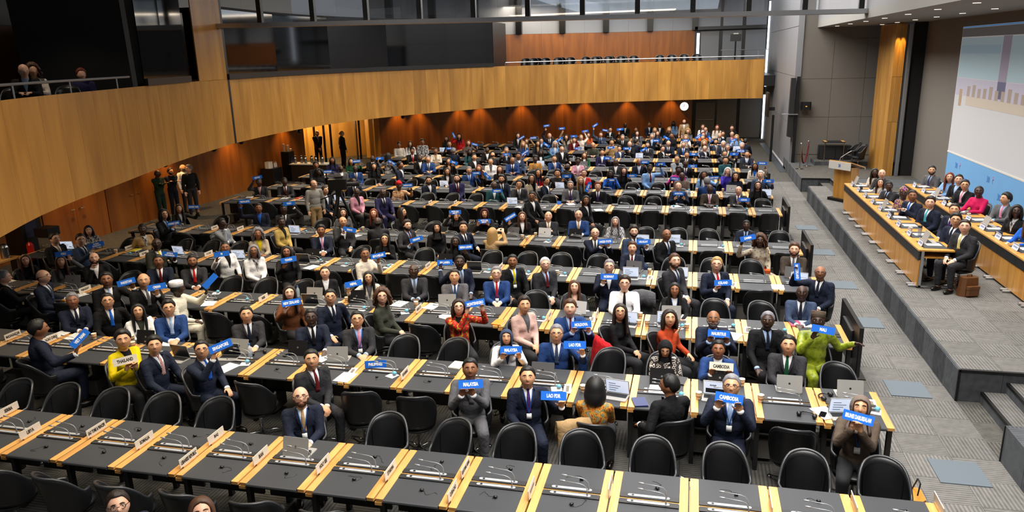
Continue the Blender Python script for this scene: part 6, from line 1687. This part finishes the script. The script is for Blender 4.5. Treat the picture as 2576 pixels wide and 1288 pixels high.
# monitors on the aisle facing the stage
for k,(y,nm) in enumerate(((11.9,'second and third'),(16.9,'fourth and fifth'),(21.0,'fifth and sixth'),(26.6,'eighth and ninth'))):
    t=thing('aisle_monitor','large black floor monitor at the aisle end between %s rows'%nm,'monitor',(2.52,y,0))
    obj('panel',MB().box(-.03,.03,-.72,.72,.22,1.0,b=.01),M_BLACK,t); obj('screen',MB().box(.031,.034,-.69,.69,.25,.97),M_DGLASS,t); obj('rear_housing',MB().box(-.07,-.03,-.35,.35,.38,.82,b=.02),M_CONS,t); obj('stand',MB().box(-.03,.03,-.08,.08,.02,.24).box(-.22,.22,-.3,.3,0,.02),M_BLACK,t)
# ================================================================== THE STAGE
def head_table(x0,x1,y0,y1,n,label,lname):
    t=thing('panel_table',label,'table',(x0,y0,STZ)); L=(y1-y0)/n; w=x1-x0
    for i in range(n):
        a=i*L
        tp=obj('table_top',MB().box(0,w,a+.002,a+L-.002,.735,.762,b=.006),M_HEADT,t)
        obj('edge_strip',MB().box(-.005,.0,a+.002,a+L-.002,.735,.765),M_BEECH,tp)
        obj('desk_pad',MB().box(.12,w-.08,a+.14,a+L-.14,.762,.766),M_MAT,tp)
        obj('black_fascia',MB().box(.004,.03,a+.004,a+L-.004,.56,.735),M_CONS,t)
        obj('front_panel',MB().box(.02,.045,a+.004,a+L-.004,.05,.56),M_HEADT,t)
        for d in (.10,.22): obj('foot',MB().tube([(-.10,a+d,.03),(.10,a+d,.03)],.03,10),M_ALU,t)
    obj('end_leg',MB().box(.05,.10,.0,.03,.03,.735).box(.04,w,.0,.03,.03,.06),M_ALU,t); obj('shelf',MB().box(.08,w-.04,.02,y1-y0-.02,.60,.62),M_HEADT,t)
    return t,L
t1,L1=head_table(4.24,4.86,15.05,22.65,9,'long beech panel table at the stage edge with black upper band','head')
t2,L2=head_table(5.82,6.44,13.2,22.65,11,'second long beech panel table nearer the projection screen','second')
M_CARD=mat('card_blue_grey','C3CCDC',.7)
for (tx,y0,L,n,nm) in ((4.24,15.05,L1,9,'head'),(5.82,13.2,L2,11,'second')):
    for i in range(n):
        yc=y0+(i+.5)*L; zz=STZ+.767
        c=thing('name_tent','folded white name tent %s along the %s stage table'%(ORD[n-1-i],nm),'name card',(tx+.10,yc-.05,zz),0,'stage name tents')
        obj('card_face',MB().box(-.002,.002,-.13,.13,0,.11),M_CARD,c,rot=(0,R(18),0)); obj('card_back',MB().box(.055,.059,-.13,.13,0,.11),M_CARD,c,rot=(0,R(-18),0))
        obj('faint_lettering',MB().box(-.004,-.002,-.09,.09,.04,.07),mat('faint_blue_ink','7C88A6',.7),c,rot=(0,R(18),0))
        o=obj('document',MB().box(-.13,.13,-.10,.10,0,.006),M_PAPER,None,(tx+.36,yc+.02,zz),(0,0,ri.uniform(-.15,.15))); tag(o,'white papers %s along the %s stage table'%(ORD[n-1-i],nm),'document','stage papers')
        k=i%4
        if k==0:
            lt_=thing('laptop','open silver laptop %s along the %s stage table'%(ORD[n-1-i],nm),'laptop',(tx+.34,yc+.22,zz),R(90),'stage laptops'); m=mat('laptop_silver',LCOL['silver'],.4,.3)
            obj('base',lb,m,lt_); obj('keyboard',lk,M_KEY,lt_); l=obj('lid',ls,m,lt_,(0,.108,.014),(R(110),0,0)); obj('screen',lt,M_SCR,l)
        elif k==1:
            c=thing('paper_cup','paper cup %s along the %s stage table'%(ORD[n-1-i],nm),'cup',(tx+.22,yc+.26,zz),0,'stage cups'); obj('cup_body',cupm,M_CUP,c); obj('sleeve',slv,M_SLV,c)
        elif k==2:
            c=thing('cupcake','blue iced cupcake %s along the %s stage table'%(ORD[n-1-i],nm),'cupcake',(tx+.20,yc+.22,zz),0,'stage cupcakes'); obj('cake_case',ck1,M_CASE,c); obj('icing',ck2,M_ICE,c)
        else:
            c=thing('pen_holder','black leather desk organiser %s along the %s stage table'%(ORD[n-1-i],nm),'organiser',(tx+.22,yc+.22,zz),0,'stage organisers'); obj('holder_body',MB().box(-.05,.05,-.06,.06,0,.08),M_LEATH,c); obj('pen',MB().tube([(0,0,.05),(.02,.01,.16)],.004,5),M_SIGN,c)
fl_=thing('vacuum_flask','brushed steel vacuum flask with black lid on second stage table','flask',(6.10,15.15,STZ+.767)); obj('flask_body',MB().lathe([(.055,0),(.06,.01),(.06,.17),(.045,.21)],18),M_STAINL,fl_); obj('flask_lid',MB().lathe([(.046,.21),(.05,.22),(.04,.26),(.01,.265)],16).box(.04,.09,-.012,.012,.10,.24),M_BLACK,fl_)
tb=thing('travel_tumbler','clear tumbler with black lid on the head table','tumbler',(4.55,16.25,STZ+.767)); obj('tumbler_body',MB().lathe([(.032,0),(.036,.01),(.038,.17)],16),mat('tumbler_plastic','8C98A4',.1,alpha=.6),tb); obj('tumbler_lid',MB().lathe([(.04,.17),(.04,.20),(.03,.21)],16),M_BLACK,tb)
# lectern
lc=thing('lectern','beech lectern with white logo panel and gooseneck microphone on stage','lectern',(4.50,23.95,STZ),R(38))
obj('plinth',MB().box(-.24,.30,-.48,.42,0,.09,b=.03),M_BLACK,lc); obj('column_body',MB().add([(-.12,-.30,.09),(.16,-.30,.09),(.16,.30,.09),(-.12,.30,.09),(-.14,-.32,1.05),(.20,-.32,1.05),(.20,.32,1.05),(-.14,.32,1.05)],[(3,2,1,0),(4,5,6,7),(0,1,5,4),(1,2,6,5),(2,3,7,6),(3,0,4,7)]),M_HEADT,lc)
obj('sloped_top',MB().add([(-.27,-.40,1.20),(.34,-.40,1.02),(.34,.40,1.02),(-.27,.40,1.20),(-.27,-.40,1.235),(.34,-.40,1.055),(.34,.40,1.055),(-.27,.40,1.235)],[(3,2,1,0),(4,5,6,7),(0,1,5,4),(1,2,6,5),(2,3,7,6),(3,0,4,7)]),M_BEECH,lc)
pn=obj('logo_panel',MB().box(-.285,-.27,-.40,.40,.98,1.205),M_WHITE,lc); ll=letters(pn,'30',mat('logo_blue','4A6AB0',.6),.2,.1); ll.matrix_local=Matrix.Translation((-.2865,.0,1.09))@Matrix(((0,0,-1,0),(-1,0,0,0),(0,1,0,0),(0,0,0,1)))@Matrix.Diagonal((*ll.scale,1))
obj('microphone',MB().tube([(-.1,.2,1.17),(-.06,.18,1.30),(.06,.08,1.42),(.16,.0,1.50)],[.008,.007,.007,.011],6),M_ALU,lc)
# side table, cabinet, two chairs, rope barrier
stb=thing('side_table','small desk with chrome legs by the grey stage wall','table',(5.08,31.75,STZ+.15)); obj('table_top',MB().box(0,.78,0,.5,.70,.74),M_CONS,stb)
for x in (0,.67): obj('wood_strip',MB().box(x,x+.11,0,.5,.741,.746),M_BEECH,stb)
for x in (.04,.74): obj('leg',MB().tube([(x,.06,.02),(x,.06,.70)],.018,8).tube([(x,-.1,.02),(x,.4,.02)],.016,8),M_CHROME,stb)
cb=thing('low_cabinet','low black cabinet behind the small stage desk','cabinet',(4.95,32.0,STZ+.15)); obj('cabinet_body',MB().box(0,1.2,0,.42,0,.55,b=.01),M_BLACK,cb)
for x in (.02,.62): obj('door',MB().box(x,x+.57,-.015,0,.03,.53),M_CONS,cb)
for i,(x,y) in enumerate(((6.05,31.25),(6.15,30.65))): chair(x,y,R(100),'spare black armchair by the wood column, %s from the lectern'%('farther' if i==0 else 'nearer'),STZ+(.15 if y>31.4 else 0),'spare stage armchairs')
POS=((4.05,30.4),(4.42,31.2))
for i,(x,y) in enumerate(POS):
    s=thing('rope_post','chrome rope barrier post %s the stage wall'%('farther from' if i==0 else 'next to'),'barrier post',(x,y,STZ),0,'rope barrier posts'); obj('pole',MB().tube([(0,0,.02),(0,0,.95)],.025,10),M_CHROME,s); obj('base',MB().lathe([(.16,0),(.16,.015),(.03,.035)],18),M_CHROME,s); obj('finial',MB().lathe([(.035,.95),(.04,.96),(.04,.985),(.02,1.0)],12),M_CHROME,s)
(a_,b_),(c_,d_)=POS; o=obj('barrier_rope',MB().tube([(a_+(c_-a_)*t,b_+(d_-b_)*t,STZ+.9-.72*math.sin(PI*t)**.8) for t in [i/16 for i in range(17)]],.024,8),cloth('darkred'),smooth=True); tag(o,'dark red velvet rope slung between two chrome posts','rope')
# screen and banner on the side wall
M_PROJ=mat('projected_grey','AEAEB1',.8,emis=.26)
ps=thing('projection_screen','big white projection screen showing a pale view of the podium','screen',(7.58,25.2,0))
obj('screen_cloth',MB().box(-.02,0,-9.5,.0,1.87,5.47),M_PROJ,ps); obj('bottom_bar',MB().box(-.035,.01,-9.5,0,1.84,1.88),M_WHITE,ps)
def prj(y0,y1,z0,z1,c,e,nm,d=.024): obj(nm,MB().box(-d,-.0205,y0,y1,z0,z1),mat('proj_'+c,c,.8,emis=e*.42),ps)
prj(-9.5,-.05,5.43,5.46,'4A90D8',.5,'title_line'); prj(-9.5,-.02,5.18,5.42,'66676A',.35,'title_bar')
prj(-3.2,-.06,4.05,5.15,'98AEB8',.5,'projected_view'); prj(-7,-3.75,4.05,5.15,'98AEB8',.5,'projected_view'); prj(-3.75,-3.2,3.6,5.17,'8F8A9C',.4,'projected_curtain')
prj(-9.4,-.06,3.55,4.03,'A7A4B4',.5,'projected_wall'); prj(-9.4,-1.0,3.30,3.55,'B0A69A',.48,'projected_table')
prj(-3.1,-.1,4.72,4.95,'8CA6B6',.5,'projected_banner',.026)
for i in range(13): prj(-1.25-.42*i,-1.02-.42*i,3.55,3.83+.05*math.sin(i*2),'988C82',.4,'projected_person',.026)
prj(-.62,-.40,3.25,3.72,'A08A70',.42,'projected_lectern',.026)
bn=thing('backdrop_banner','light blue printed banner hanging below the projection screen','banner',(7.56,25.15,0)); obj('banner_cloth',MB().box(-.01,.03,-10,0,STZ+.02,1.84),mat('banner_blue','6FA8DC',.7,noise=.06,nscale=2),bn)
for i in range(10):
    y=-.9-.85*i; z=1.55-.32*(i%3)
    o=obj('banner_logo',RM['T','30'],mat('banner_print','4C82C4',.7),bn); o.matrix_local=Matrix.Translation((-.012,y,z))@Matrix(((0,0,-1,0),(-1,0,0,0),(0,1,0,0),(0,0,0,1)))@Matrix.Scale(4.2,4)
    o=obj('banner_mark',MB().tube([(-.012,y-.33,z-.06),(-.012,y-.30,z+.02),(-.012,y-.36,z+.06),(-.012,y-.31,z+.12)],.008,5),mat('banner_pink','B05A8A',.7),bn)
# speakers and screens by the side wall
ls_=thing('line_speaker','tall dark column loudspeaker on a black post by side wall','speaker',(4.0,32.2,0)); obj('post',MB().box(-.06,.06,-.06,.06,0,3.9),M_BLACK,ls_); obj('cabinet',MB().add([(-.30,-.1,1.55),(-.12,-.1,1.5),(-.12,.15,1.5),(-.30,.15,1.55),(-.28,-.1,3.85),(-.10,-.1,3.85),(-.10,.15,3.85),(-.28,.15,3.85)],[(3,2,1,0),(4,5,6,7),(0,1,5,4),(1,2,6,5),(2,3,7,6),(3,0,4,7)]),M_CONS,ls_); obj('shelf',MB().box(-.55,.05,-.2,.1,2.42,2.45),M_ALU,ls_)
wb=thing('wall_camera','small black rounded camera box on the grey stage wall','camera',(4.35,32.35,2.75)); obj('housing',MB().box(-.19,.19,-.25,.0,-.16,.16,b=.06),M_BLACK,wb); obj('status_light',MB().box(-.03,.03,-.255,-.25,-.02,.0),mat('amber_light','FF9020',.4,emis=2),wb); obj('bracket',MB().box(-.04,.04,-.03,.14,-.05,.05),M_BLACK,wb)
tv=thing('side_display','black display on a leaning stand beside the side wall','display',(3.50,36.0,0)); obj('stand_pole',MB().box(-.05,.05,-.05,.05,0,2.1),M_BLACK,tv); obj('panel',MB().box(-.32,-.24,-.55,.55,2.05,3.1,b=.01),M_BLACK,tv); obj('arm',MB().box(-.26,.05,-.04,.04,2.3,2.45),M_BLACK,tv)
# leather backpack, cables, bag on the stage floor
bp=thing('leather_backpack','worn brown leather backpack on stage floor by the panel table','backpack',(5.05,14.75,STZ),R(20)); ML=mat('brown_leather','5E3A1E',.45,noise=.25,nscale=12)
bb=MB().box(-.19,.19,-.11,.11,0,.36,b=.06); bb.v=[(x*(1-.18*(z/.36)**2),y*(1-.25*(z/.36)**2),z) for x,y,z in bb.v]; obj('bag_body',bb,ML,bp); obj('front_pocket',MB().box(-.13,.13,-.165,-.105,.04,.19,b=.03),ML,bp); obj('flap',MB().box(-.135,.135,-.172,-.10,.16,.215,b=.03),ML,bp)
for s in (-1,1): obj('strap',MB().tube([(s*.1,.1,.32),(s*.13,.18,.25),(s*.12,.16,.08),(s*.1,.1,.03)],.014,6),ML,bp)
obj('top_handle',MB().tube([(-.05,0,.355),(-.04,0,.40),(.04,0,.40),(.05,0,.355)],.01,6),ML,bp)
o=obj('blue_pouch',MB().ell((0,0,.09),(.12,.10,.10),10,7),mat('pouch_blue','1438A8',.5),None,(5.65,16.6,STZ)); tag(o,'crumpled bright blue pouch under the second stage table','pouch')
# ================================================================== LEFT AND REAR FURNITURE
sp=thing('tall_speaker','tall black floor loudspeaker against the wooden wall','speaker',(-15.9,14.6,0)); obj('cabinet',MB().box(-.28,.28,-.3,.3,0,1.85,b=.03),M_BLACK,sp); obj('grille_label',MB().box(.281,.285,-.2,.12,1.0,1.5),mat('label_blue','2A2A4E',.5),sp)
ut=thing('urn_table','light wooden side table with thin legs holding metal coffee urns','table',(-15.6,13.2,0)); obj('table_top',MB().box(-.45,.45,-.5,.5,.72,.76),M_BEECH,ut)
for x in (-.4,.4):
    for y in (-.45,.45): obj('leg',MB().tube([(x,y,0),(x,y,.72)],.018,6),M_ALU,ut)
for i,(x,y) in enumerate(((-15.75,12.9),(-15.5,13.15),(-15.3,13.45),(-15.7,13.5))):
    u=thing('coffee_urn','polished steel coffee urn with black lid, %s on the side table'%ORD[i],'urn',(x,y,.76),0,'coffee urns'); obj('urn_body',MB().lathe([(.09,0),(.095,.02),(.095,.26),(.08,.30)],18),M_STAINL,u); obj('urn_lid',MB().lathe([(.082,.30),(.07,.33),(.02,.345)],14),M_BLACK,u); obj('handle',MB().tube([(.09,0,.06),(.14,0,.10),(.14,0,.22),(.09,0,.26)],.012,6),M_BLACK,u)
fe=thing('fire_extinguisher','red fire extinguisher beside the coffee urn table','extinguisher',(-15.2,14.05,.55)); obj('cylinder_body',MB().lathe([(.07,0),(.075,.02),(.075,.38),(.04,.44),(.02,.46)],16),mat('extinguisher_red','B01414',.3),fe); obj('valve',MB().box(-.02,.09,-.02,.02,.46,.52),M_BLACK,fe); obj('bracket_stand',MB().box(-.06,.06,-.06,.06,-.55,0),M_BLACK,fe)
bx_=thing('equipment_case','black equipment case on a white stand near the wooden wall','case',(-15.15,14.55,0)); obj('case_body',MB().box(-.2,.2,-.2,.2,1.05,1.25,b=.02),M_BLACK,bx_); obj('stand',MB().box(-.15,.15,-.15,.15,0,1.05),M_GREY,bx_)
wc=thing('water_cooler','black water cooler with stacked paper cups on top','water cooler',(-16.9,29.0,0)); obj('cooler_body',MB().box(-.2,.2,-.22,.22,0,1.25,b=.02),M_BLACK,wc); obj('bottle_bay',MB().box(.2,.23,-.16,.16,.55,1.0),mat('cooler_blue','1A2550',.3),wc)
for i,(dx,dy,h) in enumerate(((-.08,-.1,.32),(.05,0,.26),(-.02,.12,.12),(.1,.14,.10))): o=obj('cup_stack',MB().lathe([(.035,0),(.045,h),(.04,h)],10),M_CUP,None,(-16.9+dx,29.0+dy,1.252)); tag(o,'stack of paper cups on the water cooler, %s'%('tallest','second tallest','third tallest','shortest')[i],'cups','cup stacks')
ct=thing('coffee_table','white topped serving table with flasks behind the rear rows','table',(-15.9,28.9,0)); obj('table_top',MB().box(-.75,1.0,-.28,.32,.72,.76),M_WHITE,ct); obj('skirt',MB().box(-.7,.95,-.24,.28,0,.72),mat('table_skirt','2A1A12',.7),ct)
for i in range(6): u=thing('coffee_flask','steel coffee flask with black lid, %s on white serving table'%ORD[i],'flask',(-16.5+i*.24,28.9+.1*(i%2),.76),0,'coffee flasks'); obj('flask_body',MB().lathe([(.06,0),(.065,.01),(.065,.2),(.045,.25)],14),M_STAINL,u); obj('flask_lid',MB().lathe([(.046,.25),(.05,.30),(.02,.32)],12),M_BLACK,u)
nb=thing('night_stand','low black cabinet holding a white dispenser and spray bottles','cabinet',(-16.9,27.6,0)); obj('cabinet_body',MB().box(-.3,.3,-.35,.35,0,.75,b=.01),M_BLACK,nb)
o=obj('towel_dispenser',MB().box(-.12,.12,-.14,.14,0,.26,b=.03),M_WHITE,None,(-16.9,27.45,.752)); tag(o,'white paper towel dispenser on low black cabinet','dispenser')
for i in range(2): o=obj('spray_bottle',MB().lathe([(.04,0),(.04,.14),(.015,.18),(.015,.22)],10),M_WHITE,None,(-16.8,27.72+i*.12,.752)); tag(o,'white cleaning bottle on low black cabinet, %s the dispenser'%('next to' if i==0 else 'farther from'),'bottle','cleaning bottles')
# small speakers under the balcony edge
for i,(x,y) in enumerate(((-12.9,16.6),(-13.6,19.7),(-13.9,21.6),(-13.7,25.0),(-12.1,31.2),(-8.6,36.2))):
    s=thing('small_speaker','small black speaker hung beneath balcony edge, %s from camera'%ORD[i],'speaker',(x-.3,y,2.5),0,'small hung speakers'); obj('speaker_case',MB().ell((0,0,0),(.085,.08,.08),12,8),M_BLACK,s); obj('bracket',MB().box(-.02,.02,-.02,.02,.06,.26),M_BLACK,s)
# television camera on its tripod in the cross aisle
tc=thing('television_camera','large black television camera on a heavy tripod in cross aisle','camera',(-9.75,19.3,0),R(-75))
for a in (90,210,330): obj('tripod_leg',MB().tube([(.06*math.cos(R(a)),.06*math.sin(R(a)),1.25),(.55*math.cos(R(a)),.55*math.sin(R(a)),.0)],[.04,.028],8),M_BLACK,tc)
obj('head',MB().box(-.08,.08,-.08,.08,1.22,1.42),M_BLACK,tc); obj('camera_body',MB().box(-.10,.10,-.28,.25,1.42,1.72,b=.03),M_BLACK,tc); obj('lens',MB().tube([(0,.25,1.57),(0,.52,1.57),(0,.60,1.57)],[.06,.07,.085],14),M_CONS,tc); obj('viewfinder',MB().box(-.24,-.10,-.1,.12,1.62,1.78),M_CONS,tc); obj('pan_bar',MB().tube([(.05,-.05,1.32),(.1,-.55,1.15)],.016,6),M_BLACK,tc)
# monitor on a stand on the far balcony, dome camera
fm=thing('balcony_monitor','small black monitor on a thin stand on the far balcony','monitor',(1.95,41.2,3.9)); obj('stand_pole',MB().tube([(0,0,0),(0,0,1.5)],.04,8),M_BLACK,fm); obj('panel',MB().box(-.27,.27,-.05,.05,1.5,1.85),M_BLACK,fm); obj('top_box',MB().box(-.12,.12,-.06,.06,1.85,1.9),M_WHITE,fm)
dc=thing('dome_camera','white ceiling dome camera with black lens by the booths','camera',(-15.2,14.0,6.35)); obj('dome_body',MB().ell((0,0,0),(.13,.13,.13),14,9),M_WHITE,dc); obj('lens',MB().ell((.04,-.08,-.03),(.07,.07,.07),12,8),M_DGLASS,dc)
# balcony chairs
bi=0
for x in (-8.3,-7.6,-6.9,-5.5,-4.8,-4.1,-3.4,-1.8,-1.1,-.4,.3):
    i_=min(range(len(Pv)),key=lambda i:abs(Pv[i].x-x)); p=Pv[i_]
    chair(p.x,p.y+2.0,PI+R(8),'empty black armchair on the far balcony, rear line, %s'%ORD[bi],3.9,'far balcony armchairs',1); bi+=1
bi=0
for x in (-7.9,-7.2,-6.5,-5.9,-5.0,-4.3,-3.7,-2.9,-1.4,-.6,.0):
    i_=min(range(len(Pv)),key=lambda i:abs(Pv[i].x-x)); p=Pv[i_]
    chair(p.x,p.y+1.0,PI+R(8),'empty black armchair on the far balcony, rail line, %s'%ORD[bi],3.9,'far balcony armchairs',1); bi+=1
for i,(x,y) in enumerate(((-13.3,12.6),(-12.75,13.4))): chair(x,y,R(-140),'black armchair behind the near balcony rail, %s the booth'%('farther from' if i==0 else 'beside'),3.68,'near balcony armchairs',1)
print('chairs',NCH,'objects',len(bpy.data.objects))
